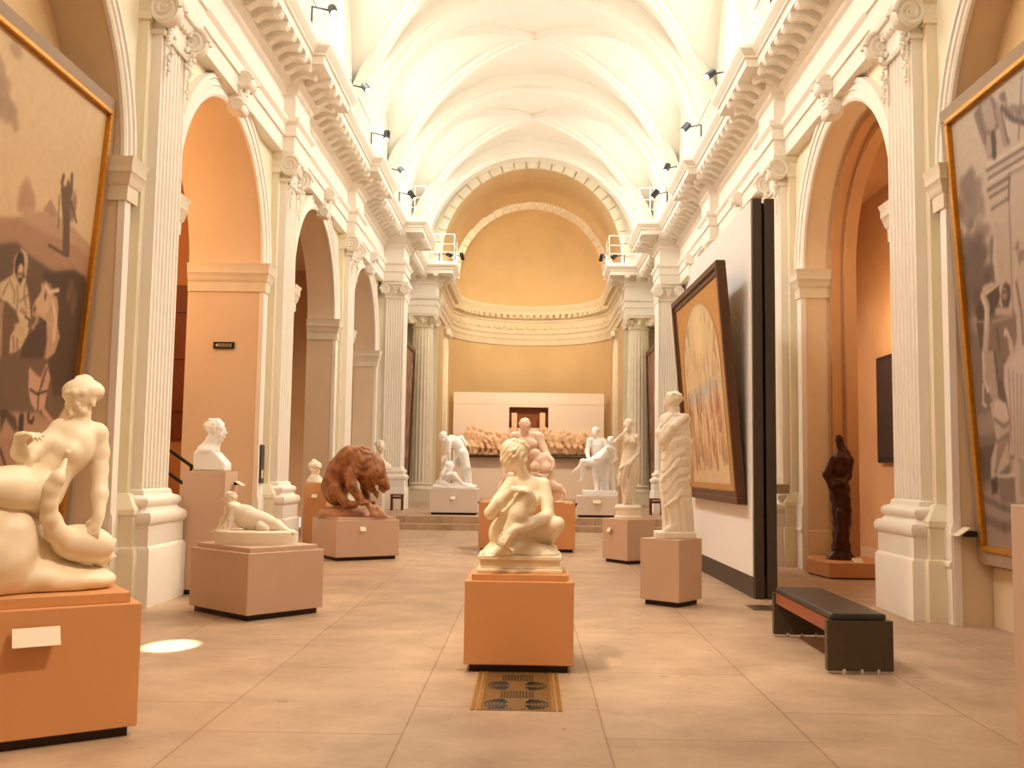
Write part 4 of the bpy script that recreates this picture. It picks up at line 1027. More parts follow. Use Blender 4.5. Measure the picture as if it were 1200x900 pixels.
S.rc(J(737,511,0), J(736.5,504,-.01), .05, .046, .02); head(S, J(736.5,499,-.02), (-.25,-.95,.12), (0,.1,1), .215, 'bun')
S.chain([J(730,512,0),J(721.5,518,-.08),J(728,511,-.14),J(732.5,506,-.16)], [.052,.042,.034,.024], .02); hand(S, J(732,507,-.16), (.35,.1,.9), (.5,.6,-.2), .13, (.5,.6,.7,.7), 1)
S.chain([J(745,513,0),J(748,523,.0),J(747,532,-.05),J(739,542,-.17),J(732,546,-.2)], [.052,.044,.04,.034,.024], .02); hand(S, J(732,546,-.2), (-.9,-.2,-.25), (.1,.1,-1), .14, (.5,.6,.6,.6), -1)
S.loft([row(570,724,734,.05,-.16),row(560,723,735,.06,-.17),row(550,725,737,.06,-.17),row(544,728,738,.05,-.17)], .03, lambda th,Z,x,y: .008*np.sin(x*110))
S.chain([J(734,565,-.15),J(735,577,-.15),J(732,592,-.14)], [.06,.05,.04], .03); S.ell(J(737,580,-.13), (.05,.045,.1), k=.03)
S.rc(J(733,594,-.05), J(731,597,-.16), .04, .03, .02); S.rc(J(741,594,-.03), J(742,597,-.15), .04, .03, .02)
S.build('figure', 'plaster', t)
# --- statue in a toga, seen from behind --------------------------------------------------------
pedestal('beige pedestal set cornerwise beside the display wall, under the toga statue', (1.755,11.57), 141, .53, .54, .78, 'ped', step=.0)
t = thing('toga_statue', 'cream marble statue of a man in a toga seen from behind, beside the display wall', 'statue', (1.74,11.95,.78))
J = mk(11.95); m_ = 11.95/1150
a = J(766,629); b = J(814,629)
slab(t, 'base', 'plaster', [(a[0],11.78),(a[0]+.1,11.72),(b[0],11.8),(b[0],12.12),(b[0]-.12,12.2),(a[0]+.02,12.12)], .78, .86, .012)
S = Sculpt(.0072)
def tf(th,Z,x,y):
    w = .0075*np.clip(1.15-.25*(Z-1.5)**2,.4,1)
    p = Z-x*.8+.035*np.sin(th*3+Z*2); d1 = w*(.6*np.sin(p*47)+.45*np.sin(p*83+1)*np.sin(p*13+th))*np.clip((Z-1.05)*3,0,1)
    d2 = .008*np.sin(th*12+Z*2.5)*np.clip((1.45-Z)*2.5,0,1)
    return d1+d2+.003*np.sin(th*17+Z*8)
S.loft([row(624,777,812,.15),row(612,777,811,.155),row(590,775,810,.16),row(567,772.5,809,.165),row(545,775,809.5,.17),row(529,776,810,.17),row(518,773,810.5,.175),row(508,769,809,.17),row(499,771,808,.155),row(492,776,806,.13),row(486,781,801,.09)], .03, tf)
S.rc(J(779,492,0), J(803,492,0), .07, .07, .05)
S.chain([J(772,508,-.06),J(776,517,-.10),J(790,500,-.15),J(803,489,-.08)], [.05,.045,.05,.05], .03)
S.chain([J(777,560,-.1),J(790,548,-.17),J(806,515,-.12)], [.012,.016,.012], .03); S.chain([J(776,596,-.12),J(792,585,-.17),J(808,560,-.1)], [.012,.016,.012], .03)
S.rc(J(789,488,0), J(788.5,478,0), .075, .066, .03); head(S, J(787,471,0), (-.92,.38,.03), (0,0,1), .235, 'curly')
foot(S, J(793,616,-.10), (-1,-.25), .27); foot(S, J(790,618,.06), (-1,.1), .25)
S.loft([row(626,806,813.5,.10,.02),row(600,806,812,.1,.02),row(575,804,809,.08,.02)], .02)
S.build('figure', 'plaster', t)
# --- dark bronze in the right arch ------------------------------------------------------------
t = thing('low_plinth', 'low tan plinth with chamfered corners and a white card under the dark bronze', 'plinth', (4.95,15.5,0))
q = MB(); poly = [(4.40,15.75),(4.52,14.95),(5.5,14.95),(5.5,16.2),(4.55,16.2)]
q.prism(poly, .02, .24, lambda a,b,d: (a,b,d)); bevel(q.build('body', M['ped_dark'], t), .006)
q = MB(); q.prism([(4.44,15.74),(4.55,14.99),(5.46,14.99),(5.46,16.16),(4.58,16.16)], 0, .03, lambda a,b,d: (a,b,d)); q.build('toe_kick', M['dark'], t)
q = MB(); q.add([(4.93,15.08,.242),(5.07,15.08,.242),(5.07,15.2,.30),(4.93,15.2,.30),(4.93,15.21,.242),(5.07,15.21,.242)],[(0,1,2,3),(3,2,5,4),(0,3,4),(1,5,2)]); q.build('label_card', M['plate'], t)
t = thing('bronze_statue', 'tall dark bronze of a draped standing figure inside the first right arch', 'statue', (4.98,15.6,.24))
J = mk(15.6); m_ = 15.6/1150; S = Sculpt(.0095)
S.loft([row(656,968,1004,.20),row(651,970,1000,.17),row(646,975,996,.15),row(630,977,995,.13),row(610,976,996.5,.14),row(590,975,997,.15),row(577,972,996,.14),row(562,969,993,.13),row(552,970,994,.14),row(543,974,996,.14),row(536,975,998,.13),row(530,979,995,.10),row(524,982,991,.06)], .03, lambda th,Z,x,y: .006*np.sin(th*5+Z*11)+.006*np.sin(Z*34+2*th))
S.chain([J(988,532,0),J(985,522,0),J(984,514,-.01)], [.085,.058,.055], .03); S.ell(J(983,513,-.02), (.055,.07,.05), k=.02); S.rc(J(981,513,-.05), J(980,517,-.08), .03, .025, .02)
S.chain([J(976,540,-.08),J(969,556,-.10),J(975,570,-.15),J(985,565,-.17)], [.07,.065,.05,.04], .04); S.chain([J(996,540,-.02),J(994,558,-.06),J(988,568,-.13)], [.065,.05,.04], .04)
S.chain([J(982,640,-.12),J(985,625,-.15),J(984,600,-.14)], [.06,.05,.05], .04)
S.cut(.242); S.build('figure', 'bronze', t)
# --- relief on the apse ledge -----------------------------------------------------------------------
t = thing('relief_sculpture', 'long terracotta coloured relief of struggling figures on the apse wall ledge', 'relief', (-.05,40.9,2.06))
Yr = 40.92; J = mk(Yr); S = Sculpt(.019); rnd = random.Random(11)
def fig(u, v0, v1, lean, dep, sc=1.0):
    """a bending figure between ground v1 and head v0"""
    h = v1-v0; d = -dep
    hip = J(u-lean*.1,v1-h*.48,d); ch = J(u+lean*.55,v1-h*.76,d-.03)
    S.chain([hip, ch], [.13*sc,.15*sc], .05); S.ell(J(u+lean,v0+h*.06,d-.05), (.105*sc,.12*sc,.125*sc), k=.03); S.rc(ch, J(u+lean*.85,v0+h*.17,d-.04), .07, .06, .03)
    for e in (-1,1):
        k = J(u-lean*.1+e*h*.12,v1-h*.25,d-.08*e); S.chain([hip, k, J(u-lean*.3+e*h*.15,v1,d)], [.11*sc,.085*sc,.05*sc], .03)
        el = J(u+lean*.7+e*h*.16+lean*.3,v1-h*.60,d-.08); S.chain([ch, el, J(u+lean*1.4+e*h*.1,v1-h*(.45+.25*rnd.random()),d-.1)], [.075*sc,.06*sc,.04*sc], .03)
S.box(J(577,532,-.06), (1.42,.12,.06), .03); S.box(J(620,520,.02), (2.7,.06,.45), .03, k=.03)
for u,v0,ln in ((547,500,3),(551,499,4),(557,502,6),(563,505,7),(570,505,4),(576,507,7),(583,512,-4),(590,508,5),(598,508,4)): fig(u, v0, 531, ln, .16+.1*rnd.random())
for u,v0,ln in ((643,502,-4),(650,504,-6),(655,506,3),(663,505,-5),(671,507,-4),(679,508,5),(687,510,-6),(695,511,-3)): fig(u, v0, 531, ln, .07)
S.noise((-4,40,1.9),(4,42,3.6), .008, 14)
S.build('figures', 'relief', t)
for u0,u1,v in ((599,606,484),(632,639,484)):
    q = MB(); a = J(u0,531); b = J(u1,v); q.box((a[0],40.82,2.06),(b[0],41.0-.01,b[2])); bevel(q.build('post', M['relief'], t), .02)
# ================================================================ PAINTINGS
def smooth(a, n):
    for _ in range(n):
        a = (a+np.roll(a,1,0)+np.roll(a,-1,0)+np.roll(a,1,1)+np.roll(a,-1,1))/5
    return a
class Canvas:
    """a painted picture held as colours on the vertices of a fine flat mesh; s,t run 0..1"""
    def __init__(s, W, H, top, bot):
        s.W,s.H = W,H; s.S,s.T = np.meshgrid(np.linspace(0,1,W), np.linspace(0,1,H)); s.asp = 1
        t = s.T[...,None]; s.C = np.array(lin(bot)[:3])*(1-t)+np.array(lin(top)[:3])*t
    def mix(s, m, rgb): c = np.array(lin(rgb)[:3]); s.C = s.C*(1-m[...,None])+c*m[...,None]
    def soft(s, d, e): return np.clip(.5-d/e,0,1)
    def ell(s, p, rx, ry, rgb, ang=0, e=.006, a=1):
        x,y = (s.S-p[0])*s.asp, s.T-p[1]; c,q = math.cos(ang),math.sin(ang); X,Y = x*c+y*q, -x*q+y*c
        k = np.sqrt((X/rx)**2+(Y/ry)**2)+1e-6; s.mix(a*s.soft((k-1)*min(rx,ry), e), rgb)
    def cap(s, a, b, ra, rb, rgb, e=.006, al=1):
        x,y = (s.S-a[0])*s.asp, s.T-a[1]; bx,by = (b[0]-a[0])*s.asp, b[1]-a[1]; L = bx*bx+by*by+1e-9
        t = np.clip((x*bx+y*by)/L,0,1); d = np.sqrt((x-t*bx)**2+(y-t*by)**2)-(ra+(rb-ra)*t); s.mix(al*s.soft(d,e), rgb)
    def poly(s, pts, rgb, al=1, e=0):
        ins = np.zeros(s.S.shape,bool); n = len(pts)
        for i in range(n):
            (x0,y0),(x1,y1) = pts[i],pts[(i+1)%n]
            with np.errstate(divide='ignore',invalid='ignore'):
                ins ^= ((y0 > s.T) != (y1 > s.T))&(s.S < (x1-x0)*(s.T-y0)/(y1-y0+1e-12)+x0)
        m = ins.astype(float); m = smooth(m,e) if e else m
        s.mix(m*al, rgb)
    def noise(s, amp, n1=3, n2=14, seed=1):
        r = np.random.RandomState(seed); z = smooth(r.randn(s.H,s.W),n1); y = smooth(r.randn(s.H,s.W),n2); z = z/z.std()+1.2*y/y.std()
        s.C = np.clip(s.C*(1+amp*z[...,None]),0,1)
def _grade(s, sat, k):
    g = s.C.mean(2, keepdims=True); s.C = np.clip(k*(g+(s.C-g)*sat),0,1)
Canvas.grade = _grade
def _soften(s, n):
    for k in range(3):
        z = s.C[...,k]; p = np.pad(z,n,mode='edge'); s.C[...,k] = smooth(p,n)[n:-n,n:-n]
Canvas.soften = _soften
def plane_map(O, U, Vv):
    O,U,Vv = V(O),V(U),V(Vv); n = U.cross(Vv)
    def f(u, v):
        d = ray(u,v); t = (O-V((0,0,EYE))).dot(n)/d.dot(n); p = V((0,0,EYE))+d*t-O
        return (p.dot(U)/U.dot(U), p.dot(Vv)/Vv.dot(Vv))
    return f
def painting(cv, O, U, Vv, thick, frames, parent, nin):
    """O lower-left corner, U along the width, Vv up; frames: list of (outer margin, inner margin, depth, material, name)"""
    O,U,Vv = V(O),V(U),V(Vv); n = V(nin).normalized(); u = U.normalized(); w = Vv.normalized()
    me = bpy.data.meshes.new('canvas'); o0 = WL[parent.name]
    P = [O-o0+U*s+Vv*t for s,t in zip(cv.S.ravel(), cv.T.ravel())]
    Fs = [(j*cv.W+i, j*cv.W+i+1, (j+1)*cv.W+i+1, (j+1)*cv.W+i) for j in range(cv.H-1) for i in range(cv.W-1)]
    me.from_pydata(P, [], Fs); a = me.color_attributes.new('Col','FLOAT_COLOR','POINT')
    a.data.foreach_set('color', np.concatenate([cv.C.reshape(-1,3), np.ones((cv.W*cv.H,1))],1).astype(np.float32).ravel())
    me.materials.append(M['canvas']); ob = bpy.data.objects.new('canvas', me); COL.objects.link(ob); ob.parent = parent; WL[ob.name] = o0
    L,Hh = U.length, Vv.length
    for m_out,m_in,dep,mt,nm in frames:
        q = MB()
        for (x0,x1,y0,y1) in ((-m_out,L+m_out,-m_out,-m_in),(-m_out,L+m_out,Hh+m_in,Hh+m_out),(-m_out,-m_in,-m_in,Hh+m_in),(L+m_in,L+m_out,-m_in,Hh+m_in)):
            vs = [O+u*x+w*y+n*z for z in (-thick,dep) for x,y in ((x0,y0),(x1,y0),(x1,y1),(x0,y1))]
            q.add(vs, [(3,2,1,0),(4,5,6,7),(0,1,5,4),(1,2,6,5),(2,3,7,6),(3,0,4,7)])
        bevel(q.build(nm, M[mt], parent), .012)
# left painting: rider and hooded figure
t = thing('framed_painting', 'huge sepia painting of a hooded figure beside a pale horse, on the left wall', 'painting', (-4.95,8.2,.62))
Y0,Y1 = 5.9,10.40; O = V((-5.0,Y0,.85)); U = V((0,Y1-Y0,0)); Vv = V((.32,0,4.55)); pm = plane_map(O,U,Vv)
c = Canvas(420,420,(226,190,140),(222,184,136)); c.asp = (Y1-Y0)/4.56
px = (Y1-Y0)/4.5
def E_(u,v,rx,ry,rgb,ang=0,a=1,e=.01): c.ell(pm(u,v), rx, ry, rgb, ang, e, a)
def crop(x0, y0, k): return lambda *p: [pm(x0+x/k, y0+y/k) for x,y in p]
def pg(f, pts, rgb, al=1, e=1): c.poly(f(*pts), rgb, al, e)
def st(f, pts, r, rgb, al=1, e=.004):
    q = f(*pts)
    for i in range(len(q)-1): c.cap(q[i], q[i+1], r, r, rgb, e, al)
A = crop(0,280,6.427); B = crop(0,410,6.0); K = crop(0,200,3.0)
for k in range(16):
    rr = random.Random(k); E_(rr.uniform(-14,20), rr.uniform(58,152), rr.uniform(.012,.03), rr.uniform(.012,.03), (176,138,100), 0, .75, .012)
# far hills, tent, man with raised arms
pg(K, [(-60,150),(60,170),(90,150),(180,140),(260,200),(340,290),(340,460),(-60,460)], (190,146,108), .9, 4)
pg(K, [(-60,185),(60,160),(150,215),(260,260),(340,330),(340,430),(-60,460)], (172,126,92), .75, 6)
pg(K, [(150,135),(178,100),(205,150),(190,165)], (176,134,100), .9, 1)
for x,y,r in ((95,60,.02),(82,85,.024),(105,95,.022),(90,115,.026),(112,120,.02),(70,120,.016)): p = K((x,y))[0]; c.ell(p, r*.8, r, (190,142,106), 0, .012, .8)
st(K, [(222,75),(218,40),(224,18)], .006, (112,78,54)); st(K, [(252,55),(253,15)], .006, (112,78,54)); pg(K, [(213,62),(250,45),(258,70),(248,110),(262,130),(245,185),(222,190),(217,130)], (116,82,58), 1, 1)
p = K((240,48))[0]; c.ell(p,.008,.011,(122,86,60)); p = K((258,130))[0]; c.ell(p,.014,.034,(154,110,80),0,.008,.9); st(K, [(228,185),(226,280)], .008, (112,78,54)); st(K, [(240,180),(238,292)], .008, (112,78,54)); st(K, [(208,90),(205,200)], .0025, (110,76,52)); st(K, [(172,262),(236,300)], .004, (104,72,50)); st(K, [(250,110),(268,180)], .004, (104,72,50))
# dark thicket behind the horse, shadowed ground
pg(K, [(-60,260),(60,250),(110,300),(200,360),(260,345),(300,372),(315,420),(300,640),(270,760),(200,880),(-60,900)], (104,76,54), .93, 5)
pg(K, [(150,360),(215,350),(262,352),(300,380),(300,520),(270,760),(190,800),(160,600)], (82,58,42), .8, 8)
for x,y in ((250,410),(262,450),(240,440),(256,480)): p = K((x,y))[0]; c.ell(p,.012,.018,(128,92,68),0,.012,.7)
pg(K, [(-60,880),(40,850),(130,850),(210,900),(210,1300),(-60,1400)], (184,138,104), .95, 5); pg(K, [(-60,960),(60,930),(140,1000),(120,1100),(-60,1200)], (170,122,92), .7, 8)
# hooded figure
pg(A, [(0,330),(70,290),(110,260),(190,300),(215,420),(232,600),(210,720),(160,800),(120,840),(80,800),(85,720),(150,620),(120,540),(60,480),(0,450)], (216,182,138), 1, 1)
pg(A, [(95,290),(110,140),(160,70),(205,110),(210,170),(195,300),(180,240),(175,120),(150,85),(120,150),(110,260),(140,350)], (206,170,124), 1, 1)
pg(A, [(112,255),(112,160),(150,82),(180,120),(186,200),(175,300),(150,352)], (72,48,34), 1, 1); pg(A, [(132,290),(135,215),(155,190),(178,210),(172,270),(155,295)], (206,158,116), 1, 1); st(A, [(160,200),(155,250)], .003, (232,190,146)); st(A, [(140,262),(165,262)], .0025, (120,76,52))
for q in ([(75,310),(110,400),(105,480)],[(130,360),(135,450),(125,540)],[(190,330),(180,430),(200,520)],[(60,330),(20,420)],[(215,420),(150,470)]): st(A, q, .0028, (150,112,78), .9)
pg(A, [(0,460),(60,490),(135,620),(90,700),(75,860),(0,900)], (120,88,62), .9, 2); pg(A, [(20,560),(10,900),(-20,900),(-20,480),(30,470)], (182,142,106), .9, 1)
pg(A, [(80,720),(120,740),(190,760),(165,810),(120,850),(70,860)], (212,176,134), 1, 1); st(A, [(100,740),(105,830)], .003, (140,104,74)); st(A, [(130,750),(130,840)], .003, (140,104,74)); pg(A, [(110,640),(160,630),(180,680),(170,740),(110,730)], (208,172,130), .9, 2)
pg(A, [(135,530),(175,515),(205,560),(230,590),(190,600),(150,580)], (228,186,144), 1, 1); st(A, [(150,540),(195,575)], .002, (150,106,76)); st(A, [(160,525),(205,560)], .002, (150,106,76)); st(A, [(190,585),(225,610),(215,660)], .003, (84,58,42))
# horse: head, mane, neck, flank
pg(A, [(315,335),(340,320),(380,345),(400,390),(400,470),(370,540),(340,590),(290,580),(255,570),(245,520),(270,460),(310,400)], (214,170,130), 1, 1)
pg(A, [(400,420),(430,440),(440,520),(430,640),(450,740),(410,860),(360,900),(320,900),(345,780),(350,640),(330,600),(380,520)], (198,152,114), 1, 1)
pg(A, [(310,330),(345,322),(400,370),(390,390),(330,350)], (150,106,76), 1, 1); st(A, [(345,345),(375,400),(440,385)], .004, (232,196,156)); p = A((343,428))[0]; c.ell(p,.0045,.009,(62,40,30)); p = A((262,530))[0]; c.ell(p,.005,.008,(74,46,34)); st(A, [(250,560),(285,590),(265,650),(245,665)], .0045, (190,142,108)); st(A, [(295,565),(420,690)], .0032, (206,162,124)); st(A, [(400,480),(420,600),(405,760)], .007, (224,186,146), .9); st(A, [(345,640),(350,760),(335,890)], .005, (150,106,78), .9); st(A, [(300,600),(345,630),(270,660)], .003, (80,54,40))
pg(A, [(215,720),(300,660),(345,640),(350,760),(330,900),(150,900),(170,800)], (86,62,46), .95, 2)
pg(B, [(205,120),(250,170),(285,195),(330,90),(352,200),(325,330),(310,420),(250,425),(215,370),(200,260)], (206,156,124), 1, 1); pg(B, [(285,195),(330,90),(310,240),(290,290)], (170,122,94), .8, 1)
st(B, [(215,280),(260,310),(330,290)], .0035, (92,60,46)); st(B, [(330,130),(290,250),(270,320),(265,420)], .003, (84,56,42)); st(B, [(200,450),(195,500),(225,510),(235,480)], .0045, (64,44,34)); pg(B, [(290,400),(320,420),(380,500),(350,505),(300,450)], (204,156,122), 1, 1); pg(B, [(170,440),(195,500),(195,545),(160,545)], (184,138,106), 1, 1); st(B, [(150,480),(145,560)], .011, (78,56,42)); st(B, [(0,700),(50,850)], .004, (70,48,36)); st(B, [(155,790),(160,860)], .005, (70,48,36)); pg(B, [(0,430),(40,420),(110,470),(125,560),(100,580),(40,480),(0,600)], (78,56,42), .9, 2)
c.noise(.014, 1, 14, 3); c.soften(1); c.grade(1.0,.84)
painting(c, O, U, Vv, .05, [(.20,.055,.03,'greyframe','frame'),(.06,0,.055,'gold','gilt_moulding')], t, (1,0,-.07))
# right painting: classical scene
t = thing('framed_painting', 'huge sepia painting of robed figures before a classical building, right wall', 'painting', (4.9,8.2,.62))
O = V((4.78,Y1,.86)); U = V((0,Y0-Y1,0)); Vv = V((-.27,0,4.5)); pm = plane_map(O,U,Vv)
c = Canvas(420,420,(218,186,148),(196,160,128)); c.asp = (Y1-Y0)/4.5
C3 = crop(1110,90,5.622); D3 = crop(1110,260,5.622); E3 = crop(1110,400,4.5)
# trees
for k in range(70):
    rr = random.Random(k+50); y = rr.uniform(620,1700); w = 40+min(150,(y-600)*.25); x = 50+rr.uniform(-.3,1)*w*1.25+ (60 if y < 900 else 20); p = C3((x,y))[0]
    g = rr.randint(-14,22); c.ell(p, rr.uniform(.014,.03), rr.uniform(.014,.03), (148+g,116+g,92+g), 0, .014, .7)
for k in range(40):
    rr = random.Random(k+150); p = D3((rr.uniform(90,320), rr.uniform(130,620)))[0]; g = rr.randint(-16,10); c.ell(p, rr.uniform(.016,.03), rr.uniform(.02,.04), (124+g,96+g,78+g), 0, .016, .75)
pg(E3, [(90,-40),(320,-60),(330,300),(340,800),(160,800),(120,300)], (126,98,80), .85, 10); pg(E3, [(140,400),(260,360),(270,480),(170,500)], (178,144,116), .7, 8); pg(E3, [(150,560),(250,540),(240,720),(190,740)], (104,78,62), .8, 6)
pg(E3, [(160,780),(260,770),(330,850),(420,860),(420,1150),(150,1150)], (170,136,110), .9, 6); st(E3, [(200,830),(300,880),(400,900)], .008, (126,96,76), .8); st(E3, [(190,930),(300,980),(400,970)], .012, (120,92,72), .7, .012)
# building
pg(C3, [(262,570),(330,530),(506,430),(760,280),(760,1700),(640,2300),(330,1450),(300,1200),(310,900)], (214,180,148), 1, 1)
pg(D3, [(310,0),(420,0),(440,160),(440,420),(345,420),(320,200)], (206,172,140), .9, 2)
for a_,b_,r,rgb in (((262,610),(760,300),.007,(140,106,82)),((262,590),(760,275),.005,(232,200,166)),((275,672),(760,380),.005,(136,104,80)),((280,690),(760,400),.004,(228,196,162)),((268,748),(410,660),.005,(140,108,84)),((280,795),(400,722),.004,(140,108,84)),((292,872),(405,800),.004,(150,118,92)),((410,640),(405,810),.004,(128,96,74)),((412,640),(760,470),.003,(170,136,108)),((408,820),(430,1500),.0025,(160,126,100))): st(C3, [a_,b_], r, rgb)
# winged bronze group on the roof
pg(C3, [(190,230),(215,170),(290,120),(330,180),(350,300),(330,420),(320,520),(270,545),(250,480),(240,380)], (150,114,88), 1, 1); pg(C3, [(220,180),(280,130),(300,210),(320,310),(300,360),(262,350),(240,280)], (196,160,128), .95, 3)
pg(C3, [(255,390),(290,380),(295,500),(275,545),(252,500)], (190,154,122), 1, 1); pg(C3, [(320,350),(355,330),(370,470),(345,520),(325,440)], (206,170,136), 1, 1); st(C3, [(300,380),(312,520)], .010, (96,70,54)); st(C3, [(190,250),(245,420)], .010, (128,96,74), .8)
st(C3, [(330,210),(380,430),(405,430)], .009, (176,140,110)); st(C3, [(350,200),(400,425)], .003, (104,78,60)); pg(C3, [(335,120),(380,90),(395,160),(360,190)], (132,100,78), .9, 1)
pg(C3, [(300,120),(360,165),(430,190),(506,170),(620,200),(620,330),(506,310),(420,260),(340,200)], (200,166,134), 1, 1); 
for k in range(12): rr = random.Random(k); x = 370+k*18; st(C3, [(x,190+rr.randint(-8,20)),(x+18,250+rr.randint(-5,40))], .004, (132,100,78), .8)
st(C3, [(360,200),(430,280),(560,320)], .006, (112,84,64)); st(C3, [(492,0),(470,410)], .003, (140,108,84))
# woman with a basket
pg(D3, [(235,430),(300,400),(340,420),(350,500),(330,560),(290,610),(240,650),(195,655),(190,580),(225,500)], (98,74,58), 1, 1); pg(D3, [(230,430),(290,395),(330,405),(300,440),(240,490)], (206,172,138), 1, 1); st(D3, [(240,500),(340,420)], .004, (64,46,36)); st(D3, [(250,480),(340,410)], .003, (226,190,154))
pg(D3, [(365,420),(385,395),(415,420),(420,500),(400,580),(370,580),(355,500)], (104,76,58), 1, 1); pg(D3, [(360,440),(385,430),(395,480),(385,540),(362,500)], (176,134,104), 1, 1); st(D3, [(365,465),(385,462)], .0025, (70,48,36)); st(D3, [(370,520),(386,518)], .0025, (84,56,44)); pg(D3, [(345,540),(370,590),(410,590),(430,560),(455,620),(460,760),(430,880),(320,890),(270,800),(290,690),(320,560)], (150,112,88), 1, 2); st(D3, [(300,660),(430,620)], .004, (180,142,112)); st(D3, [(330,700),(345,850)], .004, (116,86,66)); pg(D3, [(190,660),(240,660),(245,760),(235,830),(215,830)], (110,84,66), 1, 1)
st(D3, [(235,490),(262,560),(262,640),(255,780),(245,900)], .012, (206,168,134)); st(D3, [(230,490),(257,570),(254,700)], .004, (232,196,160)); st(D3, [(330,590),(420,590)], .008, (206,166,132))
st(D3, [(380,740),(385,715),(400,740),(430,860)], .005, (226,190,156)); st(D3, [(415,790),(430,880)], .010, (206,168,136))
# woman on the right with a crest
pg(D3, [(440,380),(465,330),(470,200),(520,170),(620,300),(620,800),(520,800),(480,700),(460,560)], (210,174,142), 1, 2); pg(D3, [(440,180),(470,110),(478,170),(465,200)], (170,132,104), 1, 1); pg(D3, [(460,210),(490,180),(540,200),(540,260),(490,250),(475,300)], (166,128,102), 1, 1); st(D3, [(455,400),(490,600),(500,800)], .004, (140,106,84))
# kneeling woman in pale drapery
pg(E3, [(190,50),(245,50),(262,180),(270,310),(245,330),(215,250),(195,150)], (192,154,126), 1, 1); pg(E3, [(225,330),(270,300),(310,330),(330,430),(320,530),(330,640),(270,700),(230,730),(232,620),(260,520),(245,430)], (206,170,142), 1, 1); pg(E3, [(260,310),(310,330),(325,410),(270,420),(240,390)], (222,188,158), 1, 2)
st(E3, [(250,410),(300,450),(325,430)], .005, (158,122,98)); st(E3, [(265,530),(320,490)], .005, (158,122,98)); 
for k in range(5): st(E3, [(325-14*k,500+8*k),(250-2*k+14*k*.3,690)], .0035, (160,124,100), .9)
st(E3, [(190,60),(195,200),(215,260)], .005, (224,190,160)); st(E3, [(190,230),(190,330),(205,340)], .004, (216,180,150)); pg(E3, [(230,725),(265,720),(268,800),(235,808)], (96,72,56), 1, 1); st(E3, [(250,60),(262,170)], .006, (110,82,64), .8); pg(E3, [(255,180),(290,200),(320,330),(275,300)], (120,92,74), .9, 2)
# pale cloak at the edge
pg(E3, [(300,130),(340,70),(420,30),(520,60),(520,640),(390,640),(330,600),(335,420),(300,220)], (222,190,162), 1, 2)
for k in range(7): st(E3, [(325+22*k,150+10*k),(345+14*k,600)], .0035, (172,138,112), .85)
st(E3, [(335,20),(345,70),(320,110)], .006, (216,178,146)); pg(E3, [(330,600),(400,620),(400,660),(360,640)], (110,82,64), 1, 1); st(E3, [(365,640),(375,820)], .014, (206,170,138)); st(E3, [(395,640),(395,800)], .010, (186,150,122))
pg(E3, [(265,705),(356,698),(356,718),(268,722)], (226,194,164), 1, 1); pg(E3, [(268,722),(356,716),(362,850),(285,850)], (146,112,90), 1, 1)
c.noise(.016, 1, 14, 8); c.soften(2); c.grade(.66,.78)
painting(c, O, U, Vv, .05, [(.20,.055,.03,'greyframe','frame'),(.06,0,.055,'gold','gilt_moulding')], t, (-1,0,-.06))
# display wall with the arched picture
t = thing('display_wall', 'tall white display wall with dark edges standing on the right of the hall', 'display wall', (2.9,14.5,0))
N0,N1 = V((2.835,12.56,0)),V((2.745,16.75,0)); d = (N1-N0).normalized(); nr = V((d.y,-d.x,0))     # nr points right
def pb(name, mt, a, b, x0, x1, z0, z1, bv=0):
    q = MB(); p = [N0+d*a+nr*x0, N0+d*a+nr*x1, N0+d*b+nr*x1, N0+d*b+nr*x0]
    q.prism([(v.x,v.y) for v in p], z0, z1, lambda x,y,z: (x,y,z)); return q.build(name, M[mt], t)
L = (N1-N0).length
pb('panel_face','panelwhite',.0,L,.0,.06,.27,5.1); pb('panel_face','panelwhite',0,L,.22,.28,.27,5.1); pb('core','black',.04,L,.06,.22,0,5.08)
pb('base_strip','darkpanel',.0,L,.005,.275,0,.27); pb('edge_post','darkpanel',-.06,.0,.01,.125,0,5.11); pb('edge_post','darkpanel',-.06,0,.165,.29,0,5.11)
t = thing('framed_painting', 'tall brown framed painting with an arched top on the white display wall', 'painting', (2.6,14.6,1.2))
a0,a1 = .42,3.66
B0 = N0+d*a1-nr*.10+V((0,0,1.33)); U = (N0+d*a0-nr*.10+V((0,0,1.33)))-B0; Vv = V((0,0,2.87))-nr*.24
# seen from the hall the far edge is on the left
pm = plane_map(B0,U,Vv); c = Canvas(220,220,(196,140,66),(190,136,72)); c.asp = U.length/2.86
def arch(m, rgb, e):
    x = np.abs(c.S-.5)/m; yt = .62+.33*np.sqrt(np.clip(1-x*x,0,1)); msk = ((x < 1)&(c.T < yt)&(c.T > .03)).astype(float); c.mix(smooth(msk,e), rgb)
arch(.42,(120,78,40),1); arch(.40,(214,188,140),1); 
rr = random.Random(5)
inside = (np.abs(c.S-.5) < .39)&(c.T < .62+.32*np.sqrt(np.clip(1-((c.S-.5)/.39)**2,0,1)))&(c.T > .04)
keep = c.C.copy()
for k in range(70):
    x,y = rr.uniform(.14,.86), rr.uniform(.52,.85); c.cap((x,y),(x+rr.uniform(-.02,.02),y+rr.uniform(.04,.09)), .012,.006,(rr.choice([(178,122,84),(196,160,116),(206,180,140),(150,96,66)])),.01,.75)
c.ell((.5,.80),.14,.12,(232,206,150),0,.08,.8)
c.ell((.5,.50),.42,.035,(176,178,166),.06,.04,.85); c.ell((.42,.46),.3,.03,(196,196,180),.0,.04,.7)
for k in range(120):
    x,y = rr.uniform(.11,.89), rr.uniform(.08,.42); h = rr.uniform(.08,.16); c.cap((x,y),(x+rr.uniform(-.01,.01),y+h), .016,.006,(rr.choice([(150,92,58),(176,112,74),(190,132,92),(206,164,124),(128,76,48)])),.01,.8)
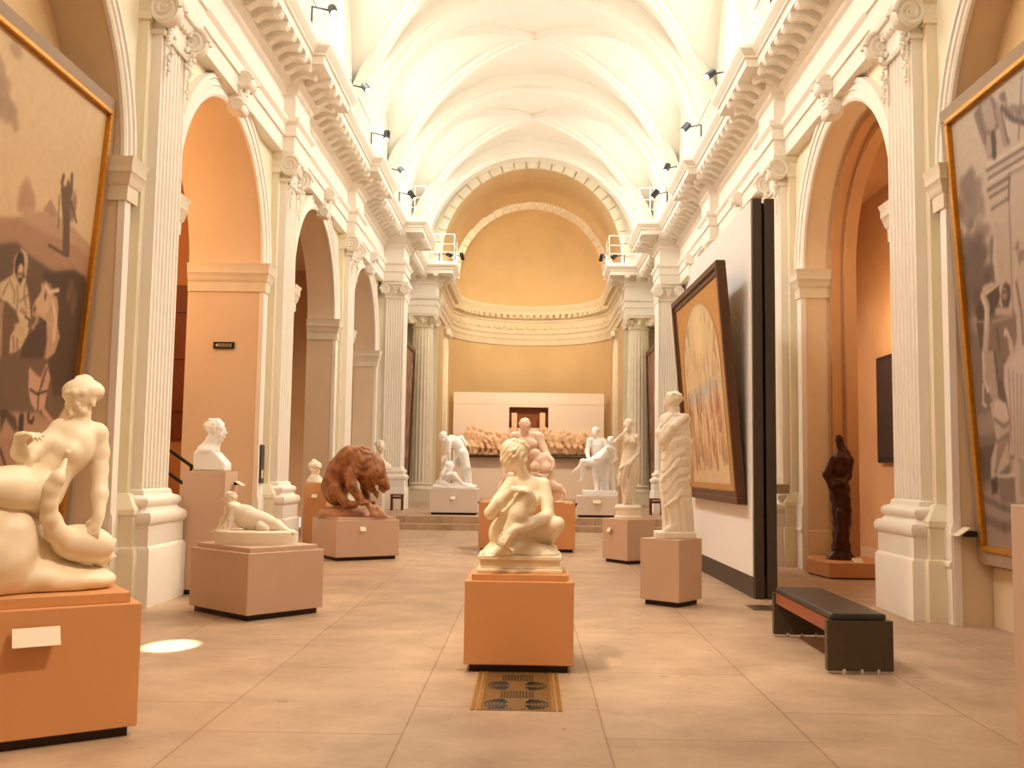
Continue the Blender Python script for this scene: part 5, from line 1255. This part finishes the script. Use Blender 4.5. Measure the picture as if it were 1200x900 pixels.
c.ell((.5,.06),.38,.03,(214,180,140),0,.03,.8)
c.C = np.where(inside[...,None], c.C, keep); c.noise(.02,1,8,4); c.soften(1); c.grade(.95,.98)
painting(c, B0, U, Vv, .08, [(.17,.08,.05,'woodframe','frame'),(.085,0,.02,'woodframe','inner_moulding')], t, -nr)
# paintings on the chancel side walls
for s,side,lab in ((-1,'left','tall dark painting on the side wall behind the left end pier'),(1,'right','tall dark painting on the side wall behind the right end pier')):
    t = thing('framed_painting', lab, 'painting', (s*4.4,33.2,.9), 'chancel wall paintings')
    ya,yb = (31.2,34.7) if s < 0 else (34.7,31.2)
    O = V((s*4.28,ya,1.0)); U = V((0,yb-ya,0)); Vv = V((-s*.12,0,4.6)); c = Canvas(90,110,(150,112,84),(120,84,62)); c.asp = .75
    rr = random.Random(20+s)
    for k in range(60): x,y = rr.random(), rr.random(); c.cap((x,y),(x+rr.uniform(-.1,.1),y+rr.uniform(-.12,.12)), rr.uniform(.02,.05), .015, rr.choice([(180,130,96),(96,66,48),(206,170,130),(140,76,58),(78,56,44)]), .02, .7)
    c.noise(.06,2,8,6); painting(c, O, U, Vv, .05, [(.14,0,.05,'woodframe','frame')], t, (-s,0,0))
# dark picture in the right aisle
t = thing('framed_picture', 'black framed dark picture glimpsed on the right aisle wall', 'picture', (7.35,19.7,1.9))
q = MB(); q.box((7.30,18.6,1.8),(7.39,20.75,4.0)); q.build('frame', M['black'], t); q = MB(); q.box((7.28,18.7,1.9),(7.31,20.65,3.9)); q.build('canvas', M['dark'], t)
# ================================================================ FURNITURE AND SMALL THINGS
t = thing('bench', 'dark museum bench with a black leather cushion, on the right by the pier', 'bench', (2.64,8.9,0))
x0,x1,y0,y1,h = 2.39,2.915,8.0,9.78,.42
for a in (y0,y1-.07): bevel(MB().box((x0,a,.025),(x1,a+.07,h)).build('end_panel', M['bench'], t), .004)
MB().box((x0+.02,y0+.07,h-.10),(x0+.05,y1-.07,h)).build('side_rail', M['benchwood'], t); MB().box((x1-.05,y0+.07,h-.10),(x1-.02,y1-.07,h)).build('side_rail', M['benchwood'], t)
MB().box((x0+.05,y0+.07,h-.04),(x1-.05,y1-.07,h-.0)).build('seat_board', M['benchwood'], t)
cu = MB().box((x0+.03,y0+.0,h),(x1-.05,y1-.02,h+.055)).build('cushion', M['leather'], t); bevel(cu, .022, 4)
for a in (y0,y1-.07):
    for xx in (x0+.13,x0+.27,x0+.40):
        q = MB(); q.box((xx-.013,a-.012,.0),(xx+.013,a+.03,.045)); bevel(q.build('foot', M['chrome'], t), .004)
t = thing('floor_grille', 'bronze floor grille of concentric scrolls in front of the central pedestal', 'grille', (-.07,7.2,0))
gx0,gx1,gy0,gy1 = -.30,.17,6.63,7.9
MB().box((gx0,gy0,-.02),(gx1,gy1,.004)).build('grate_plate', M['bronzegrate'], t)
for x in (gx0-.07,gx0-.03,gx1,gx1+.04): MB().box((x,gy0,-.02),(x+.03,gy1,.006)).build('side_bar', M['brass'], t)
q = MB()
def arcs(cx, cy, sgn, n=5):
    for k in range(n):
        r = .05+.024*k; pts = [(cx+sgn*r*1.0*math.sin(PI*(.08+.84*i/14)), cy-r*.85*math.cos(PI*(.08+.84*i/14)), .003) for i in range(15)]
        q.tube(pts, .0052, 5)
for yy in (6.80,7.36,7.92):
    if yy > 7.6: break
    arcs((gx0+gx1)/2+.045, yy, 1, 6); arcs((gx0+gx1)/2-.045, yy, -1, 6)
for yy in (7.08,7.64):
    for k in range(11): q.box((gx0+.12+k*.022,yy-.10,.003),(gx0+.131+k*.022,yy+.10,.0065))
for yy in (6.66,):
    for k in range(8): q.box((gx0+.05+k*.02,yy,.003),(gx0+.06+k*.02,yy+.03,.0065)); q.box((gx1-.06-k*.02,yy,.003),(gx1-.05-k*.02,yy+.03,.0065))
q.build('scroll_slots', M['black'], t)
t = thing('floor_grille', 'small dark floor grille beside the base of the white display wall', 'grille', (2.85,11.7,0))
MB().box((2.6,11.5,-.02),(3.15,11.95,.004)).build('grate_plate', M['bronzegrate'], t); q = MB()
for k in range(12): q.box((2.63+k*.042,11.53,.003),(2.65+k*.042,11.92,.007))
q.build('slots', M['black'], t)
# sign, wall panel, label plates
t = thing('sign', 'small black sign with pale lettering high on the first left arch jamb', 'sign', (-5.16,16.32,3.58))
p,r_ = at(250,400.5,16.31), at(274,408.5,16.31)
MB().box((p.x,16.315,r_.z),(r_.x,16.345,p.z)).build('sign_board', M['black'], t)
q = MB(); w = (r_.x-p.x); zc = (p.z+r_.z)/2
q.add([(p.x+.03,16.312,zc),(p.x+.075,16.312,zc+.03),(p.x+.075,16.312,zc-.03)],[(0,1,2)])
rr = random.Random(9)
for k in range(9):
    x = p.x+.09+k*.026; q.box((x,16.309,zc-.027),(x+.006,16.314,zc+.027))
    if k % 3 != 1: q.box((x,16.309,zc+.018),(x+.017,16.314,zc+.027))
    if k % 2: q.box((x,16.309,zc-.027),(x+.017,16.314,zc-.018))
q.build('lettering', M['plate'], t)
t = thing('wall_panel', 'narrow dark information panel on the edge of the first left arch', 'panel', (-4.56,15.95+.6,1.6))
MB().box((-4.53,16.42,1.28),(-4.49,16.62,1.92)).build('panel_board', M['darkpanel'], t); MB().box((-4.492,16.46,1.36),(-4.487,16.56,1.5)).build('panel_text', M['plate'], t)
t = thing('wall_label', 'pale tilted label on the right wall beside the big painting', 'label', (4.42,10.6,1.0))
q = MB(); p = at(1126,622,10.55); q.add([(p.x-.07,p.y-.09,p.z-.05),(p.x-.07,p.y+.09,p.z-.05),(p.x+.06,p.y+.09,p.z+.04),(p.x+.06,p.y-.09,p.z+.04)]+[(p.x-.06,p.y-.09,p.z-.06),(p.x-.06,p.y+.09,p.z-.06),(p.x+.07,p.y+.09,p.z+.03),(p.x+.07,p.y-.09,p.z+.03)],[(0,1,2,3),(7,6,5,4),(0,1,5,4),(1,2,6,5),(2,3,7,6),(3,0,4,7)]); q.build('label_card', M['plate'], t)
q = MB(); q.box((p.x+.04,p.y-.08,p.z-.06),(p.x+.14,p.y+.05,p.z-.0)); q.build('bracket', M['black'], t)
t = thing('wall_label', 'small taupe label on the right wall just past the display wall', 'label', (4.5,16.9,1.3))
p = at(913,573,16.9); MB().box((p.x-.14,16.8,p.z-.08),(p.x+.15,16.86,p.z+.08)).build('label_card', M['greyframe'], t); MB().box((p.x+.0,16.84,p.z-.03),(p.x+.14,16.9,p.z+.03)).build('bracket', M['darkpanel'], t)
# stair handrail inside the first left arch
t = thing('handrail', 'dark stair handrail running down inside the first left arch', 'handrail', (-5.2,15.5,0))
for z in (0,-.36): MB().tube([(-6.6,15.5,2.40+z),(-4.72,15.5,1.13+z)], .028, 8).build('rail', M['black'], t)
for x in (-6.1,-5.35,-4.78): zt_ = 2.40-(x+6.6)*.6755; MB().tube([(x,15.5,max(0.0,.17*int((-5.3-x)/.28+1)) if x < -5.3 else 0),(x,15.5,zt_)], .022, 8).build('post', M['black'], t)
# guard stools by the piers
def stool(lab, x, y):
    t = thing('stool', lab, 'stool', (x,y,.33), 'dark red stools by the end piers')
    for a in (-.15,.15):
        for b in (-.13,.13): MB().box((x+a-.02,y+b-.02,.33),(x+a+.02,y+b+.02,.75)).build('leg', M['redwood'], t)
    bevel(MB().box((x-.18,y-.17,.75),(x+.18,y+.17,.79)).build('seat', M['redwood'], t), .01)
    for b in (-.13,.13): MB().box((x-.15,y+b-.012,.66),(x+.15,y+b+.012,.72)).build('rail', M['redwood'], t)
stool('dark red stool against the left end pier', -3.78, 28.3); stool('dark red stool against the right end pier, behind the toga statue', 3.55, 27.6)
# ================================================================ CORNICE GALLERIES
for s,side in ((-1,'left'),(1,'right')):
    t = thing('gallery_railing', 'thin wire railing along the top of the %s cornice'%side, 'railing', (s*3.8,18,8.86), 'cornice wire railings')
    for z in (9.35,9.85): MB().tube([(s*3.95,8,z),(s*3.95,28.4,z)], .010, 5).build('cable', M['wire'], t)
    for y in (9,11.45,14.4,17.4,20.5,23.5,26.5,28.4): MB().tube([(s*3.95,y,8.83),(s*3.95,y,9.9)], .016, 6).build('post', M['wire'], t)
    for (xa,xb,y,lab) in ((3.15,3.78,28.35,'white tubular balcony rail over the %s end pier'),(2.75,3.7,34.35,'white tubular balcony rail over the %s apse column')):
        t = thing('balcony_railing', lab%side, 'railing', (s*(xa+xb)/2,y,8.86), 'white balcony railings')
        for z in (9.2,9.5,9.85): MB().tube([(s*xb,y,z),(s*xa,y,z),(s*xa,y+1.2,z)], .015, 6).build('rail', M['rail'], t)
        for x,yy in ((xa,y),(xb,y),(xa,y+1.2),((xa+xb)/2,y)): MB().tube([(s*x,yy,8.83),(s*x,yy,9.85)], .015, 6).build('post', M['rail'], t)
# track spotlights along the cornices
TG = [(-1,13.2,(-3.0,10.75,1.0)),(-1,16.0,(-.07,8.25,1.4)),(-1,19.4,(1.73,11.95,1.6)),(-1,22.3,(-3.0,17.2,1.3)),(-1,25.0,(1.73,17.15,1.6)),(-1,27.3,(1.9,26.4,1.8)),
      (1,12.6,(-2.9,6.1,1.4)),(1,15.2,(-3.0,10.75,1.0)),(1,18.6,(-3.96,12.3,1.8)),(1,21.6,(-3.0,17.2,1.3)),(1,24.6,(-.05,19.4,1.6)),(1,27.0,(-2.0,26.5,1.8))]
ordn = ['nearest','second nearest','third','fourth','fifth','farthest']
def spot(lab, s, y, target, xx=3.42, k=1, ang=30):
    x = s*xx; z = 9.15; xb = s*(xx+.36)
    t = thing('spotlight', lab, 'spotlight', (x,y,8.84), 'black spotlights on the cornices')
    dv = (V(target)-V((x,y,z+.12))).normalized(); p = V((x,y,z+.12))
    MB().tube([(xb,y,8.84),(xb,y,z+.2),(x,y,z+.12)], .02, 6).build('stem', M['black'], t)
    h = MB(); h.tube([p-dv*.14, p+dv*.12], .075, 12); hs = h.build('housing', M['black'], t)
    q = MB(); a = dv.orthogonal().normalized(); b = dv.cross(a); q.add([p+dv*.123+(a*math.cos(2*PI*i/12)+b*math.sin(2*PI*i/12))*.062 for i in range(12)],[tuple(range(12))]); q.build('lens', M['lens'], hs)
    L = bpy.data.lights.new('spotlight_beam','SPOT'); L.energy = SPOT_W*k; L.color = (1,.80,.55); L.spot_size = math.radians(ang); L.spot_blend = .8; L.shadow_soft_size = .12
    o = bpy.data.objects.new('spotlight_beam', L); COL.objects.link(o); o.location = p+dv*.16; o.rotation_euler = dv.to_track_quat('-Z','Y').to_euler()
cnt = {-1:0,1:0}
for s,y,tg in TG:
    spot('%s black spotlight on the %s cornice ledge'%(ordn[cnt[s]],'left' if s < 0 else 'right'), s, y, tg); cnt[s] += 1
spot('added black spotlight on the left cornice nearest the viewer, aimed at the crouching woman', -1, 5.0, (-.07,8.25,1.3), k=2.8); spot('added black spotlight on the right cornice nearest the viewer, aimed at the reclining woman', 1, 3.6, (-2.9,6.1,1.2), k=2.4)  # both out of view, added as frontal light for the foreground statues
for s,side in ((-1,'left'),(1,'right')): spot('added black spotlight on the %s apse cornice, aimed at the long relief'%side, s, 35.4, (s*1.2,41,2.6), 2.55, 1.6, 55); spot('added black spotlight beside the %s apse balcony, aimed into the apse'%side, s, 35.2, (-s*.8,43.6,9.0 if s < 0 else 5.0), 3.0, 2.0, 95)  # extra spots added to brighten the relief wall and the apse dome
# foreground pedestal at the right edge
pedestal('tall rosy beige pedestal cut off by the right edge of the view', (2.56,4.72), 90, .58, .6, 1.44, 'ped', None, step=0)
# ================================================================ LIGHT
W = bpy.data.worlds.new('World'); SC.world = W; W.use_nodes = True
W.node_tree.nodes['Background'].inputs[0].default_value = (1,.95,.87,1); W.node_tree.nodes['Background'].inputs[1].default_value = 1.0
def area(name, loc, rot, sx, sy, e, col):
    L = bpy.data.lights.new(name,'AREA'); L.shape = 'RECTANGLE'; L.size = sx; L.size_y = sy; L.energy = e; L.color = col
    o = bpy.data.objects.new(name, L); COL.objects.link(o); o.location = loc; o.rotation_euler = rot; return o
def point(name, loc, e, col, r=.3):
    L = bpy.data.lights.new(name,'POINT'); L.energy = e; L.color = col; L.shadow_soft_size = r
    o = bpy.data.objects.new(name, L); COL.objects.link(o); o.location = loc; return o
for y in (14.3,): point('aisle_lamp', (-7.4,y,5.4), AISLE_W, (1,.56,.24))
for y in (14.8,20.5): point('aisle_lamp', (6.4,y-1.0,4.6), AISLE_W*.4, (1,.68,.38))
for bi,(y0,y1) in enumerate(BAYS[1:]):     # sky light falling in through each clerestory window
    for s in (-1,1):
        a = area('window_daylight', (s*4.55,(y0+y1)/2,11.2), (0,0,0), 2.4, 2.6, DAY_W*(.6 if bi < 2 else 1), (1,.975,.935)); a.rotation_euler = V((-s,0,-1.0)).to_track_quat('-Z','Y').to_euler(); a.data.spread = math.radians(130)
# added narrow spot by the right cornice, standing in for the floor's sun patch
L = bpy.data.lights.new('narrow_floor_beam','SPOT'); L.energy = 30000; L.color = (1,.96,.9); L.spot_size = math.radians(3.6); L.spot_blend = .6; L.shadow_soft_size = .02
o = bpy.data.objects.new('narrow_floor_beam', L); COL.objects.link(o); o.location = (3.6,8.2,9.3); tg = at(205,759,8.65); dv = V((-3.12,8.72,0))-V(o.location); o.rotation_euler = dv.to_track_quat('-Z','Y').to_euler(); o.scale = (1,.6,1)
# ================================================================ CAMERA
cam = bpy.data.cameras.new('Camera'); co = bpy.data.objects.new('Camera', cam); COL.objects.link(co); SC.camera = co
Xw = V((_X.x,_Y.x,_Z.x)); Yw = V((_X.y,_Y.y,_Z.y)); Zw = V((_X.z,_Y.z,_Z.z))
co.matrix_world = Matrix(((_X.x,_X.y,_X.z,0),(_Y.x,_Y.y,_Y.z,0),(_Z.x,_Z.y,_Z.z,EYE),(0,0,0,1)))
cam.sensor_width = 36; cam.lens = F/1200*36; cam.clip_start = .05; cam.clip_end = 200
SC.view_settings.view_transform = 'Standard'; SC.view_settings.look = 'None'; SC.view_settings.exposure = EXPO; SC.view_settings.gamma = 1; SC.view_settings.use_curve_mapping = False
